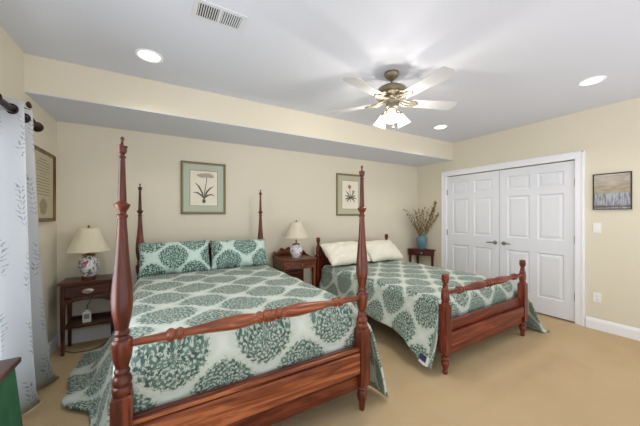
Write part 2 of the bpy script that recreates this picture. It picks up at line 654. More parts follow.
def panel_door(name, ya, yb, hinge_side, handle_y, lever_dir):
    """door lying in x = XR+0.012 .. ; panels recessed with raised fields; front face looks to -x"""
    z0, z1 = 0.018, 2.024
    w = yb - ya
    st = 0.105
    mid = 0.09
    cols = [(ya + st, ya + w / 2 - mid / 2), (ya + w / 2 + mid / 2, yb - st)]
    rows = [(0.235, 0.835), (1.015, 1.625), (1.715, 1.915)]
    xf = XR + 0.010
    bm = NB()
    # stiles, rails
    ys = [ya, cols[0][0], cols[0][1], cols[1][0], cols[1][1], yb]
    for a, b in ((0, 1), (2, 3), (4, 5)):
        bx(bm, xf, xf + 0.035, ys[a], ys[b], z0, z1)
    zs = [z0, rows[0][0], rows[0][1], rows[1][0], rows[1][1], rows[2][0], rows[2][1], z1]
    for a, b in ((0, 1), (2, 3), (4, 5), (6, 7)):
        for c in cols:
            bx(bm, xf, xf + 0.035, c[0], c[1], zs[a], zs[b])
    for c in cols:
        for r in rows:
            # sloping moulding into recess, then raised field
            def rect(i, x):
                return [Vector((x, c[0] + i, r[0] + i)), Vector((x, c[1] - i, r[0] + i)), Vector((x, c[1] - i, r[1] - i)), Vector((x, c[0] + i, r[1] - i))]
            loops = [rect(0, xf), rect(0.012, xf + 0.013), rect(0.022, xf + 0.013), rect(0.050, xf + 0.003)]
            V = [[bm.verts.new(p) for p in L] for L in loops]
            for A, B in zip(V, V[1:]):
                for i in range(4):
                    j = (i + 1) % 4
                    bm.faces.new((A[i], A[j], B[j], B[i]))
            bm.faces.new(V[-1])
    d = structure(obj(name, bm, M['door']))
    # lever handle
    hz = 0.925
    bm = NB()
    lathe(bm, [(0, 0.030), (0.006, 0.031), (0.010, 0.026), (0.011, 0.012), (0.045, 0.010)], 16, Matrix.Translation((xf, handle_y, hz)) @ Matrix.Rotation(-PI / 2, 4, 'Y'))
    tube(bm, [(xf - 0.045, handle_y - lever_dir * 0.01, hz), (xf - 0.05, handle_y + lever_dir * 0.03, hz + 0.004), (xf - 0.05, handle_y + lever_dir * 0.075, hz), (xf - 0.048, handle_y + lever_dir * 0.11, hz - 0.006)], [0.011, 0.010, 0.009, 0.007], 8)
    h = obj('lever_handle', bm, M['nickel'], d, smooth=True)
    h['label'] = 'brushed nickel lever handle'
    yh = yb + 0.004 if hinge_side > 0 else ya - 0.004
    for z in (0.33, 1.04, 1.75):
        bm = NB()
        bx(bm, xf - 0.006, xf + 0.003, yh - 0.010, yh + 0.010, z - 0.045, z + 0.045)
        lathe(bm, [(-0.05, 0.004), (-0.046, 0.007), (0.046, 0.007), (0.05, 0.004)], 8, Matrix.Translation((xf - 0.008, yh, z)))
        obj('hinge', bm, M['nickel'], d)
    return d


panel_door('door_1', 2.267, 3.142, +1, 2.325, +1)
panel_door('door_2', 1.386, 2.261, -1, 2.203, -1)

# patio window in left wall (behind the curtain)
bm = NB()
fx0, fx1 = XL - 0.09, XL - 0.02
for a in ((WY0, WY0 + 0.07, WZ0, WZ1), (WY1 - 0.07, WY1, WZ0, WZ1), ((WY0 + WY1) / 2 - 0.045, (WY0 + WY1) / 2 + 0.045, WZ0, WZ1), (WY0, WY1, WZ0, WZ0 + 0.08), (WY0, WY1, WZ1 - 0.07, WZ1)):
    bx(bm, fx0, fx1, *a)
w1 = structure(obj('window_1', bm, M['trim']))
obj('pane', box(XL - 0.060, XL - 0.054, WY0 + 0.05, WY1 - 0.05, WZ0 + 0.05, WZ1 - 0.05), M['glass'], w1)
bm = NB()
bx(bm, XL, XL + 0.018, WY0 - 0.09, WY0, 0, WZ1 + 0.09)
bx(bm, XL, XL + 0.018, WY1, WY1 + 0.09, 0, WZ1 + 0.09)
bx(bm, XL, XL + 0.018, WY0, WY1, WZ1, WZ1 + 0.09)
structure(obj('trim_2', bm, M['trim'], bevel=0.004))

# ------------------------------------------------------------------ turned beds


def spindle(bm, prof, segs=20, mat=None):
    return lathe(bm, prof, segs, mat)


def smooth_prof(pts, n=4):
    """catmull-rom refine of (z, r)"""
    out = []
    for i in range(len(pts) - 1):
        p0 = pts[max(i - 1, 0)]
        p1, p2 = pts[i], pts[i + 1]
        p3 = pts[min(i + 2, len(pts) - 1)]
        for k in range(n):
            t = k / n
            z = p1[0] + (p2[0] - p1[0]) * t
            h = lambda a, b, c, d: 0.5 * (2 * b + (c - a) * t + (2 * a - 5 * b + 4 * c - d) * t * t + (3 * b - a - 3 * c + d) * t ** 3)
            r = h(p0[1], p1[1], p2[1], p3[1])
            out.append((z, max(0.003, r)))
    out.append(pts[-1])
    return out


def square_block(bm, cx, cy, half, z0, z1, ch=0.008):
    """square section with chamfered ends"""
    prev = None
    for z, h in ((z0, half - ch), (z0 + ch, half), (z1 - ch, half), (z1, half - ch)):
        ring = [bm.verts.new((cx + sx * h, cy + sy * h, z)) for sx, sy in ((-1, -1), (1, -1), (1, 1), (-1, 1))]
        if prev:
            for i in range(4):
                j = (i + 1) % 4
                bm.faces.new((prev[i], prev[j], ring[j], ring[i]))
        else:
            bm.faces.new(ring[::-1])
        prev = ring
    bm.faces.new(prev)


def tall_post(px, py, root):
    bm = NB()
    T = Matrix.Translation((px, py, 0))
    foot = smooth_prof([(0, 0.016), (0.012, 0.019), (0.05, 0.022), (0.075, 0.030), (0.105, 0.036), (0.135, 0.030), (0.143, 0.026)], 3) + \
        smooth_prof([(0.145, 0.034), (0.155, 0.037), (0.165, 0.034), (0.172, 0.030)], 3)
    lathe(bm, foot, 20, T)
    square_block(bm, px, py, 0.0395, 0.170, 0.565)
    vase = [(0.563, 0.036), (0.570, 0.040), (0.585, 0.042), (0.598, 0.040), (0.604, 0.034)] + \
        smooth_prof([(0.606, 0.036), (0.622, 0.041), (0.640, 0.036), (0.650, 0.030), (0.664, 0.033), (0.672, 0.030), (0.680, 0.026)], 3) + \
        smooth_prof([(0.682, 0.027), (0.720, 0.038), (0.775, 0.044), (0.800, 0.043), (0.806, 0.038)], 3) + \
        smooth_prof([(0.808, 0.032), (0.820, 0.027), (0.826, 0.031), (0.834, 0.032), (0.842, 0.028), (0.848, 0.024)], 3)
    vase = [(z, r * 0.93) for z, r in vase]
    lathe(bm, vase, 20, T)
    shaft = smooth_prof([(0.848, 0.026), (0.880, 0.033), (0.930, 0.041), (0.985, 0.0435), (1.05, 0.040), (1.15, 0.0315), (1.25, 0.025), (1.330, 0.0205)], 4) + \
        smooth_prof([(1.332, 0.025), (1.339, 0.027), (1.346, 0.024), (1.350, 0.019)], 3) + \
        smooth_prof([(1.352, 0.019), (1.362, 0.022), (1.374, 0.031), (1.386, 0.037), (1.392, 0.036), (1.396, 0.026), (1.402, 0.023)], 3) + \
        smooth_prof([(1.404, 0.0205), (1.47, 0.0180), (1.54, 0.0155), (1.592, 0.0135)], 3) + [(1.594, 0.018), (1.600, 0.018), (1.603, 0.012)]
    shaft = [(z, r * (0.94 - 0.13 * min(1, max(0, (z - 0.95) / 0.4)))) for z, r in shaft]
    lathe(bm, shaft, 20, T)
    p = obj('post', bm, M['cherry_z'], root, smooth=True)
    bm = NB()
    fin = smooth_prof([(1.603, 0.009), (1.609, 0.011), (1.615, 0.018), (1.626, 0.0215), (1.638, 0.022), (1.642, 0.025), (1.645, 0.024), (1.648, 0.013), (1.655, 0.007), (1.666, 0.0065), (1.674, 0.0095), (1.681, 0.009), (1.686, 0.003)], 3)
    fin = [(z, r * 0.84) for z, r in fin]
    lathe(bm, fin, 18, T)
    obj('finial', bm, M['cherry_z'], p, smooth=True)
    # bolt cover on the block
    return p


def turned_rail(root, x0, x1, y, z, mat, k=1.0):
    L = x1 - x0
    h = L / 2
    half = [(0.0, 0.026), (0.012, 0.029), (0.026, 0.026), (0.034, 0.019), (0.042, 0.024), (0.052, 0.027), (0.064, 0.024), (0.070, 0.018),
            (0.085, 0.022), (0.13, 0.027), (0.19, 0.029), (0.26, 0.025), (0.34, 0.019), (0.415, 0.0155), (0.425, 0.021), (0.436, 0.024), (0.446, 0.020),
            (0.454, 0.018), (0.464, 0.024), (0.476, 0.026), (0.486, 0.021), (0.494, 0.0155), (0.56, 0.0145), (0.62, 0.0135)]
    s = h / 0.62
    right = [(a * s, r * k) for a, r in half]
    left = [(-a, r) for a, r in right[:0:-1]]
    prof = smooth_prof(left + right, 3)
    bm = NB()
    lathe(bm, prof, 16, Matrix.Translation(((x0 + x1) / 2, y, z)) @ Matrix.Rotation(PI / 2, 4, 'Y'))
    return obj('foot_rail', bm, mat, root, smooth=True)


def mattress_bm(x0, x1, y0, y1, z0, z1, r=0.06):
    bm = NB()
    n = 6
    pts = []
    ins = 0.0
    rings = []
    prof = [(z0, r * 0.6), (z0 + 0.02, 0.02), (z0 + 0.05, 0.0), (z1 - r, 0.0), (z1 - r * 0.4, r * 0.2), (z1 - 0.008, r * 0.6), (z1, r)]
    for z, i in prof:
        ring = []
        for (cx, cy, a0) in ((x1 - r - i, y1 - r - i, 0), (x0 + r + i, y1 - r - i, 90), (x0 + r + i, y0 + r + i, 180), (x1 - r - i, y0 + r + i, 270)):
            for q in range(n + 1):
                a = math.radians(a0 + 90 * q / n)
                ring.append(bm.verts.new((cx + r * math.cos(a), cy + r * math.sin(a), z)))
        rings.append(ring)
    m = len(rings[0])
    for a, b in zip(rings, rings[1:]):
        for i in range(m):
            j = (i + 1) % m
            bm.faces.new((a[i], a[j], b[j], b[i]))
    bm.faces.new(rings[0][::-1])
    bm.faces.new(rings[-1])
    return bm


BED1 = dict(loc=(0.528, 1.49, 0), rz=math.radians(1.37))
bed = thing('four_poster_bed', 'large cherry wood four-poster bed with tall turned posts and finials', 'bed', **BED1)
HW, LB = 0.675, 2.09
for sx in (-1, 1):
    tall_post(sx * HW, 0, bed)
    tall_post(sx * HW, LB, bed)
turned_rail(bed, -HW + 0.035, HW - 0.035, 0, 0.778, M['plank_x'], 1.25)
# footboard: back board, main plank with ledge, recessed lower board
bm = NB()
bx(bm, -HW + 0.03, HW - 0.03, 0.004, 0.032, 0.20, 0.445)
fb = obj('footboard', bm, M['cherry_x'], bed, bevel=0.004)
obj('plank', box(-HW + 0.03, HW - 0.03, -0.030, 0.004, 0.268, 0.412), M['plank_x'], fb, bevel=0.010, segs=3)
bm = NB()
bx(bm, -HW + 0.03, HW - 0.03, -0.020, 0.004, 0.419, 0.440)
obj('ledge_moulding', bm, M['plank_x'], fb, bevel=0.006)
obj('lower_board', box(-HW + 0.03, HW - 0.03, -0.004, 0.022, 0.155, 0.262), M['cherry_x'], fb, bevel=0.004)
for sx in (-1, 1):
    obj('side_rail', box(sx * HW - 0.018, sx * HW + 0.018, 0.03, LB - 0.03, 0.20, 0.38), M['cherry_y'], bed, bevel=0.004)
# headboard with a shaped top
poly = [(-HW + 0.03, 0.30), (HW - 0.03, 0.30)]
for i in range(33):
    t = 1 - 2 * i / 32
    a = abs(t)
    z = 1.005 if a < 0.5 else 1.005 - 0.16 * ((a - 0.5) / 0.5) ** 0.7
    poly.append((t * (HW - 0.03), z))
bm = NB()
prism(bm, poly, 1, LB - 0.014, LB + 0.014)
obj('headboard', bm, M['cherry_x'], bed, bevel=0.004)
obj('box_spring', mattress_bm(-0.645, 0.645, 0.10, LB - 0.03, 0.24, 0.42, 0.04), M['box_spring'], bed, smooth=True)
obj('mattress', mattress_bm(-0.645, 0.645, 0.11, LB - 0.03, 0.42, 0.66, 0.06), M['mattress'], bed, smooth=True)


def small_post(px, py, root, tall):
    """tall=0 foot post, else extra height of head post"""
    bm = NB()
    T = Matrix.Translation((px, py, 0))
    foot = smooth_prof([(0, 0.018), (0.014, 0.022), (0.026, 0.023), (0.034, 0.018), (0.044, 0.020), (0.070, 0.029), (0.090, 0.034), (0.112, 0.028), (0.118, 0.022)], 3) + \
        smooth_prof([(0.120, 0.030), (0.132, 0.034), (0.144, 0.028), (0.150, 0.023), (0.160, 0.028), (0.176, 0.033)], 3)
    lathe(bm, foot, 18, T)
    zt = 0.590 + tall
    square_block(bm, px, py, 0.036, 0.172, zt)
    d = tall
    up = [(0.588 + d, 0.030), (0.597 + d, 0.034), (0.606 + d, 0.031)] + \
        smooth_prof([(0.608 + d, 0.027), (0.625 + d, 0.033), (0.665 + d, 0.0345), (0.70 + d, 0.030), (0.706 + d, 0.026)], 3) + \
        smooth_prof([(0.708 + d, 0.030), (0.715 + d, 0.030), (0.722 + d, 0.023), (0.735 + d, 0.021), (0.750 + d, 0.022), (0.756 + d, 0.017)], 3)
    lathe(bm, up, 18, T)
    p = obj('post', bm, M['cherry_red_z'], root, smooth=True)
    bm = NB()
    fin = smooth_prof([(0.756 + d, 0.013), (0.764 + d, 0.020), (0.784 + d, 0.027), (0.806 + d, 0.032), (0.812 + d, 0.032), (0.816 + d, 0.026), (0.824 + d, 0.029), (0.834 + d, 0.030), (0.844 + d, 0.022), (0.850 + d, 0.006)], 3)
    lathe(bm, fin, 18, T)
    obj('finial', bm, M['cherry_red_z'], p, smooth=True)
    return p


BED2 = dict(loc=(2.788, 1.515, 0), rz=math.radians(1.6))
bed2 = thing('low_post_bed', 'smaller cherry wood bed with short turned posts near the closet doors', 'bed', **BED2)
HW2 = 0.70
LB2 = 2.08
for sx in (-1, 1):
    small_post(sx * HW2, 0, bed2, 0.0)
    small_post(sx * HW2, LB2, bed2, 0.165)
turned_rail(bed2, -HW2 + 0.03, HW2 - 0.03, 0, 0.682, M['cherry_red_x'], 1.3)
fb = obj('footboard', box(-HW2 + 0.03, HW2 - 0.03, 0.006, 0.030, 0.20, 0.432), M['cherry_red_x'], bed2, bevel=0.004)
obj('plank', box(-HW2 + 0.03, HW2 - 0.03, -0.030, 0.000, 0.226, 0.340), M['cherry_red_x'], fb, bevel=0.008, segs=3)
obj('lower_board', box(-HW2 + 0.03, HW2 - 0.03, -0.008, 0.022, 0.150, 0.220), M['cherry_red_x'], fb, bevel=0.004)
for sx in (-1, 1):
    obj('side_rail', box(sx * HW2 - 0.016, sx * HW2 + 0.016, 0.03, LB2 - 0.03, 0.20, 0.36), M['cherry_red_y'], bed2, bevel=0.004)
poly = [(-HW2 + 0.03, 0.28), (HW2 - 0.03, 0.28)]
for i in range(41):
    t = 1 - 2 * i / 40
    a = abs(t)
    z = 0.885 + 0.04 * math.cos(min(a, 0.8) / 0.8 * PI / 2) ** 0.7
    poly.append((t * (HW2 - 0.03), z))
bm = NB()
prism(bm, poly, 1, LB2 - 0.013, LB2 + 0.013)
obj('headboard', bm, M['cherry_red_x'], bed2, bevel=0.004)
obj('box_spring', mattress_bm(-0.645, 0.645, 0.10, LB2 - 0.03, 0.16, 0.36, 0.04), M['box_spring'], bed2, smooth=True)
obj('mattress', mattress_bm(-0.645, 0.645, 0.11, LB2 - 0.03, 0.36, 0.57, 0.06), M['mattress'], bed2, smooth=True)
bm = NB()
lathe(bm, [(0.0, 0.018), (0.02, 0.024), (0.04, 0.018), (0.05, 0.012), (0.16, 0.012)], 12, Matrix.Translation((-0.52, 0.55, 0)))
obj('centre_leg', bm, M['black'], bed2, smooth=True)

# ------------------------------------------------------------------ comforters


CLOTH = {}


def comforter(name, mat, loc, rz, hw, y_foot, y_head, zt, DL, DR, FL, FR, foot_drop, foot_ext, ext_r, exp_r, seed, R=0.06, fold=(0.03, 9.0, 0.0), hem_color=None):
    """cloth over a mattress. DL/DR: tables y -> drop length, FL/FR: tables y -> outward flare at the hem."""
    nq, npn = 20, 34
    foot_n, len_n = 10, 64
    cols = [('L', 1 - i / nq) for i in range(nq)] + [('T', i / npn) for i in range(npn + 1)] + [('R', (i + 1) / nq) for i in range(nq)]
    rows = [-foot_drop * (1 - i / foot_n) for i in range(foot_n)] + [(y_head - y_foot) * i / len_n for i in range(len_n + 1)]

    def edge_drop(e):
        return 0 if e >= R else R - math.sqrt(max(0, R * R - (R - e) ** 2))
    P, UV = [], []
    for t in rows:
        row, uvr = [], []
        tau = max(0, -t)
        yb = y_foot + max(0, t)
        tf = max(t, 0)
        zf = edge_drop(tf) if tf < R else 0
        for kind, q in cols:
            if kind == 'T':
                x = -hw + 2 * hw * q
                e = min(x + hw, hw - x)
                z = zt - edge_drop(e) - zf - tau
                y = yb - 0.012 * math.sin(min(1, tau / 0.15) * PI)
                # quilted puff
                px = noise.noise(Vector((x * 5, t * 5, seed)))
                z += 0.010 * px * min(1, e / 0.1) + 0.006 * math.sin(x * 22) * math.sin(t * 22) * min(1, e / 0.1) * (1 if tau == 0 else 0)
                if tau > 0:
                    y += 0.006 * noise.noise(Vector((x * 6, t * 8, seed + 4))) - 0.004
                    if z < 0.30:
                        z = 0.30
                u = x
            else:
                sgn = -1 if kind == 'L' else 1
                D = interp(DL if kind == 'L' else DR, yb)
                F = interp(FL if kind == 'L' else FR, yb)
                s = q * D
                amp, fr, ph = fold
                w = math.sin(yb * fr + ph + seed) + 0.6 * math.sin(yb * fr * 1.9 + ph * 2 + seed * 3)
                out = F * (q ** (1.5 if kind == 'L' else exp_r)) + (amp if kind == 'L' else max(amp, 0.026)) * w * q ** 1.3 + 0.012 * noise.noise(Vector((s * 5, yb * 4, seed + 9)))
                ext = tau / foot_drop if foot_drop else 0
                z = zt - R - min(zf, R * 0.6) * (1 - q) - s * math.sqrt(max(0.2, 1 - (F / max(D, .2)) ** 2 * 0.5))
                floor_z = 0.022
                if z < floor_z:
                    out += (floor_z - z) * 0.8 + 0.0
                    z = floor_z + 0.010 * abs(noise.noise(Vector((s * 20, yb * 9, seed + 2))))
                x = sgn * (hw + max(out, -0.03 + 0.0 * q) * 1.0)
                y = yb - (foot_ext if kind == 'L' else ext_r) * ext * (0.35 + 0.65 * q)
                u = sgn * (hw + s)
            row.append(Vector((x, y, z)))
            uvr.append((u, t))
        P.append(row)
        UV.append(uvr)
    bm = NB()
    grid(bm, P, lambda i, j: UV[i][j])
    o = obj(name, bm, mat, smooth=True, angle=PI)
    CLOTH[name] = P
    o.location = loc
    o.rotation_euler = (0, 0, rz)
    s = o.modifiers.new('thickness', 'SOLIDIFY')
    s.thickness = 0.018
    s.offset = -1
    return o


def smooth_ends(v):
    return v


q1 = comforter('comforter', M['quilt'], BED1['loc'], BED1['rz'], 0.70, 0.070, 1.93, 0.70,
               [(0.0, 0.66), (0.85, 0.67), (1.08, 0.75), (2.1, 0.75)], [(0.0, 0.64), (0.3, 0.60), (2.1, 0.60)],
               [(0.0, 0.10), (0.72, 0.15), (0.88, 0.19), (1.16, 0.35), (2.1, 0.34)], [(0.0, 0.17), (0.4, 0.13), (2.1, 0.10)],
               0.36, 0.10, 0.10, 0.45, 1.0, fold=(0.014, 7.5, 1.2))
tag(q1, 'pale green medallion comforter spread over the four-poster bed and reaching the carpet', 'comforter')

q2 = comforter('comforter', M['quilt_full'], BED2['loc'], BED2['rz'], 0.70, 0.08, 1.98, 0.605,
               [(0.0, 0.53), (0.10, 0.48), (0.35, 0.33), (0.7, 0.32), (1.2, 0.30), (2.0, 0.30)], [(0.0, 0.66), (0.3, 0.58), (2.0, 0.48)],
               [(0.0, 0.18), (0.5, 0.11), (2.0, 0.06)], [(0.0, 0.34), (0.3, 0.26), (2.0, 0.12)],
               0.30, 0.05, 0.20, 0.55, 5.0, fold=(0.018, 8.0, 0.4))
tag(q2, 'green medallion comforter on the low bed by the closet, its corner hanging beside the footboard', 'comforter')

# ------------------------------------------------------------------ pillows


def pillow_bm(w, h, t, flange=0.02, seed=0.0, su=1.0, off=(0, 0)):
    """standing in local XZ, thickness along Y"""
    nx, nz = 30, 20
    bm = NB()
    uv = bm.loops.layers.uv.verify()
    sides = []
    for sg in (-1, 1):
        V = []
        for i in range(nx + 1):
            col = []
            for j in range(nz + 1):
                a, b = -1 + 2 * i / nx, -1 + 2 * j / nz
                prof = max(0, (1 - abs(a) ** 2.6)) ** 0.55 * max(0, (1 - abs(b) ** 2.4)) ** 0.55
                x = a * w / 2 * (1 - 0.05 * (1 - abs(a)) * 0 - 0.045 * (1 - b * b) * abs(a) ** 3 * -1 * 0 - 0.03 * (1 - b * b))
                z = b * h / 2 * (1 - 0.07 * (1 - a * a))
                wr = noise.noise(Vector((a * 3, b * 2.5, seed + sg))) * 0.030 * prof
                wr += noise.noise(Vector((a * 7, b * 6, seed + sg * 2))) * 0.012 * prof
                y = sg * (t / 2 * prof + wr + (0.004 if prof > 0 else 0.0))
                edge_n = noise.noise(Vector((a * 4, b * 4, seed + 30)))
                x += edge_n * 0.010 * abs(a) ** 3
                z += edge_n * 0.012 * abs(b) ** 3
                if prof <= 0:
                    y = 0.010 * noise.noise(Vector((a * 3, b * 3, seed + 50)))
                col.append((Vector((x, y, z)), (off[0] + a * w / 2 * su, off[1] + b * h / 2 * su)))
            V.append(col)
        sides.append(V)
    vs = {}

    def vert(sg, i, j):
        edge = i in (0, nx) or j in (0, nz)
        key = (0 if edge else sg, i, j)
        if key not in vs:
            vs[key] = bm.verts.new(sides[0 if sg < 0 else 1][i][j][0])
        return vs[key]
    for sg in (-1, 1):
        for i in range(nx):
            for j in range(nz):
                idx = ((i, j), (i + 1, j), (i + 1, j + 1), (i, j + 1))
                f = bm.faces.new([vert(sg, *k) for k in idx])
                for l, k in zip(f.loops, idx):
                    l[uv].uv = sides[0][k[0]][k[1]][1]
    return bm


def pillow(name, mat, w, h, t, loc, tilt, rz, label, group, seed, off=(0, 0), roll=0.0):
    o = obj(name, pillow_bm(w, h, t, seed=seed, off=off), mat, smooth=True, angle=PI)
    o.location = loc
    o.rotation_euler = (-tilt, roll, rz)
    return tag(o, label, 'pillow', group)


pillow('pillow', M['sham'], 0.70, 0.38, 0.20, (0.145, 3.42, 0.88), math.radians(27), math.radians(2), 'green medallion pillow sham on the four-poster bed, the one farther from the fan',
       'medallion pillow shams', 1.0, (0.03, 0.02))
pillow('pillow', M['sham'], 0.67, 0.36, 0.20, (0.84, 3.43, 0.875), math.radians(27), math.radians(-3), 'green medallion pillow sham on the four-poster bed, the one next to the bowed nightstand',
       'medallion pillow shams', 7.0, (0.15, 0.12))
pillow('pillow', M['pillowcase'], 0.74, 0.43, 0.21, (2.385, 3.36, 0.785), math.radians(50), math.radians(3), 'cream pillow on the low bed, lying beside the bowed nightstand', 'cream pillows', 12.0)
pillow('pillow', M['pillowcase'], 0.66, 0.43, 0.20, (3.105, 3.38, 0.775), math.radians(51), math.radians(-1), 'cream pillow on the low bed, lying nearest the dried branches', 'cream pillows', 21.0)

# sewn label at the hanging corner of the small bed's comforter
PG = CLOTH['comforter']
for nm, mt, r0, r1, c0, c1, dx in (('sewn_label', 'label_white', 4, 12, 0, 3, 0.012), ('label_print', 'label_blue', 9, 12, 1, 3, 0.016)):
    bm = NB()
    grid(bm, [[PG[i][j] + Vector((-dx, 0, 0.004)) for j in range(c0, c1 + 1)] for i in range(r0, r1 + 1)])
    lb = obj(nm, bm, M[mt], q2 if nm == 'sewn_label' else lb)
    sm = lb.modifiers.new('thickness', 'SOLIDIFY')
    sm.thickness = 0.002
# ------------------------------------------------------------------ nightstand by the curtain
NS = (-0.620, 3.620, 0)
ns = thing('nightstand', 'dark mahogany nightstand with one drawer and low shelf beside the curtain', 'nightstand', NS)
nw, nd = 0.21, 0.135
bm = NB()
bx(bm, -nw - 0.018, nw + 0.018, -nd - 0.018, nd + 0.014, 0.675, 0.698)
obj('top', bm, M['mahog_x'], ns, bevel=0.006, segs=3)
for sx in (-1, 1):
    for sy in (-1, 1):
        bm = NB()
        cx, cy = sx * (nw - 0.018), sy * (nd - 0.018)
        prev = None
        for z, h in ((0, 0.0125), (0.5, 0.018), (0.675, 0.018)):
            ring = [bm.verts.new((cx + a * h, cy + b * h, z)) for a, b in ((-1, -1), (1, -1), (1, 1), (-1, 1))]
            if prev:
                for i in range(4):
                    bm.faces.new((prev[i], prev[(i + 1) % 4], ring[(i + 1) % 4], ring[i]))
            else:
                bm.faces.new(ring[::-1])
            prev = ring
        bm.faces.new(prev)
        obj('leg', bm, M['mahog_z'], ns, bevel=0.003)
bm = NB()
bx(bm, -nw + 0.03, nw - 0.03, nd - 0.03, nd - 0.012, 0.50, 0.675)
bx(bm, -nw + 0.006, -nw + 0.026, -nd + 0.03, nd - 0.03, 0.50, 0.675)
bx(bm, nw - 0.026, nw - 0.006, -nd + 0.03, nd - 0.03, 0.50, 0.675)
pl = [(-nw + 0.034, 0.535), (-nw + 0.034, 0.47)]
for i in range(15):
    t = -1 + 2 * i / 14
    pl.append((t * (nw - 0.045), 0.485 + 0.03 * (1 - abs(t) ** 2.5)))
pl += [(nw - 0.034, 0.47), (nw - 0.034, 0.535)]
prism(bm, pl, 1, -nd + 0.006, -nd + 0.020)
bx(bm, -nw + 0.034, nw - 0.034, -nd + 0.004, -nd + 0.02, 0.655, 0.675)
obj('case', bm, M['mahog_x'], ns)
dr = obj('drawer', box(-nw + 0.038, nw - 0.038, -nd - 0.002, -nd + 0.19, 0.548, 0.651), M['mahog_x'], ns, bevel=0.004)
bm = NB()
lathe(bm, [(0, 0.030), (0.003, 0.031), (0.006, 0.022), (0.007, 0.004)], 20, Matrix.Translation((0, -nd - 0.002, 0.600)) @ Matrix.Rotation(PI / 2, 4, 'X') @ Matrix.Diagonal((1.5, 0.75, 1, 1)))
tube(bm, [(-0.026, -nd - 0.010, 0.602), (-0.022, -nd - 0.020, 0.588), (0, -nd - 0.022, 0.581), (0.022, -nd - 0.020, 0.588), (0.026, -nd - 0.010, 0.602)], 0.004, 8)
obj('drawer_pull', bm, M['pewter'], dr, smooth=True)
bm = NB()
bx(bm, -nw + 0.02, nw - 0.02, -nd + 0.02, nd - 0.012, 0.245, 0.268)
bx(bm, -nw + 0.02, nw - 0.02, nd - 0.024, nd - 0.012, 0.268, 0.300)
obj('shelf', bm, M['mahog_x'], ns, bevel=0.003)


def table_lamp(name, loc, label, jar_mat, jar, shade, wood_base, flower=False):
    t = thing(name, label, 'lamp', loc)
    z = 0.0
    if wood_base:
        bm = NB()
        lathe(bm, smooth_prof([(0, 0.062), (0.008, 0.062), (0.014, 0.056), (0.022, 0.060), (0.030, 0.054), (0.034, 0.048)], 2), 24)
        obj('base', bm, M['dark_red_z'] if wood_base == 2 else M['mahog_z'], t, smooth=True)
        z = 0.033
    bm = NB()
    prof = [(z + a * jar[1], r * jar[0]) for a, r in ((0, 0.62), (0.04, 0.66), (0.2, 0.80), (0.42, 0.97), (0.58, 1.0), (0.74, 0.93), (0.86, 0.74), (0.92, 0.56), (0.96, 0.54), (1.0, 0.58))]
    lathe(bm, smooth_prof(prof, 4), 28)
    j = obj('jar', bm, jar_mat, t, smooth=True)
    if flower:
        bm = NB()
        for k in range(9):
            a = 2 * PI * k / 9
            rr = jar[0] * 0.22 * (0.6 if k % 3 == 0 else 1)
            th = -PI / 2 - 0.25 + rr * math.cos(a) / jar[0]
            zz = z + jar[1] * 0.60 + rr * math.sin(a)
            c = Vector((math.cos(th), math.sin(th), 0)) * (jar[0] * (1.0 - 0.25 * ((zz - z) / jar[1] - 0.55) ** 2) - 0.003)
            bmesh.ops.create_icosphere(bm, subdivisions=2, radius=jar[0] * 0.16, matrix=Matrix.Translation((c.x, c.y, zz)) @ Matrix.Rotation(th, 4, 'Z') @ Matrix.Diagonal((0.22, 1, 1, 1)))
        obj('painted_flower', bm, M['petal'], j, smooth=True)
    zt = z + jar[1]
    bm = NB()
    lathe(bm, smooth_prof([(zt - 0.002, jar[0] * 0.62), (zt + 0.006, jar[0] * 0.64), (zt + 0.014, jar[0] * 0.40), (zt + 0.020, 0.012), (zt + 0.040, 0.010), (zt + 0.046, 0.016), (zt + 0.056, 0.015), (zt + 0.060, 0.007)], 2), 20)
    lathe(bm, [(zt + 0.055, 0.004), (shade[3] + 0.012, 0.004)], 8)
    lathe(bm, smooth_prof([(shade[3] + 0.004, 0.006), (shade[3] + 0.012, 0.010), (shade[3] + 0.022, 0.009), (shade[3] + 0.030, 0.003)], 2), 12)
    obj('fitting', bm, M['brass'], t, smooth=True)
    # pleated shade: rb, rt, z0, z1
    rb, rt, z0, z1 = shade
    bm = NB()
    seg = 96
    rows = []
    for k in range(7):
        f = k / 6
        zz = z0 + (z1 - z0) * f
        r0 = rb + (rt - rb) * (f ** 0.9)
        rows.append([Vector(((r0 + (0.0010 if i % 2 else -0.0010)) * math.cos(2 * PI * i / seg), (r0 + (0.0010 if i % 2 else -0.0010)) * math.sin(2 * PI * i / seg), zz)) for i in range(seg + 1)])
    grid(bm, rows)
    bmesh.ops.remove_doubles(bm, verts=bm.verts, dist=1e-5)
    s = obj('lamp_shade', bm, M['lamp_shade'], t)
    sm = s.modifiers.new('thickness', 'SOLIDIFY')
    sm.thickness = 0.003
    # spider ring holding the shade
    bm = NB()
    for a in (0, 2 * PI / 3, 4 * PI / 3):
        tube(bm, [(0, 0, z1 + 0.002), (rt * math.cos(a), rt * math.sin(a), z1 - 0.006)], 0.002, 6)
    obj('spider', bm, M['brass'], t)
    return t


lamp1 = table_lamp('table_lamp', (-0.635, 3.60, 0.698), 'table lamp with rounded floral porcelain jar on the dark nightstand by the curtain', M['jar_floral'], (0.087, 0.205), (0.175, 0.080, 0.282, 0.515), 1, True)
# bowed nightstand between the beds
N2 = (1.625, 3.55, 0)
n2 = thing('nightstand', 'brown nightstand with scrolled back rail standing between the two beds', 'nightstand', N2)
w2, d2, Z2 = 0.238, 0.215, 0.757


def bow(w, d0, bulge, yb, n=14):
    return [(-w, yb), (w, yb)] + [(w * (1 - 2 * i / n), -d0 - bulge * (1 - (1 - 2 * i / n) ** 2)) for i in range(n + 1)]


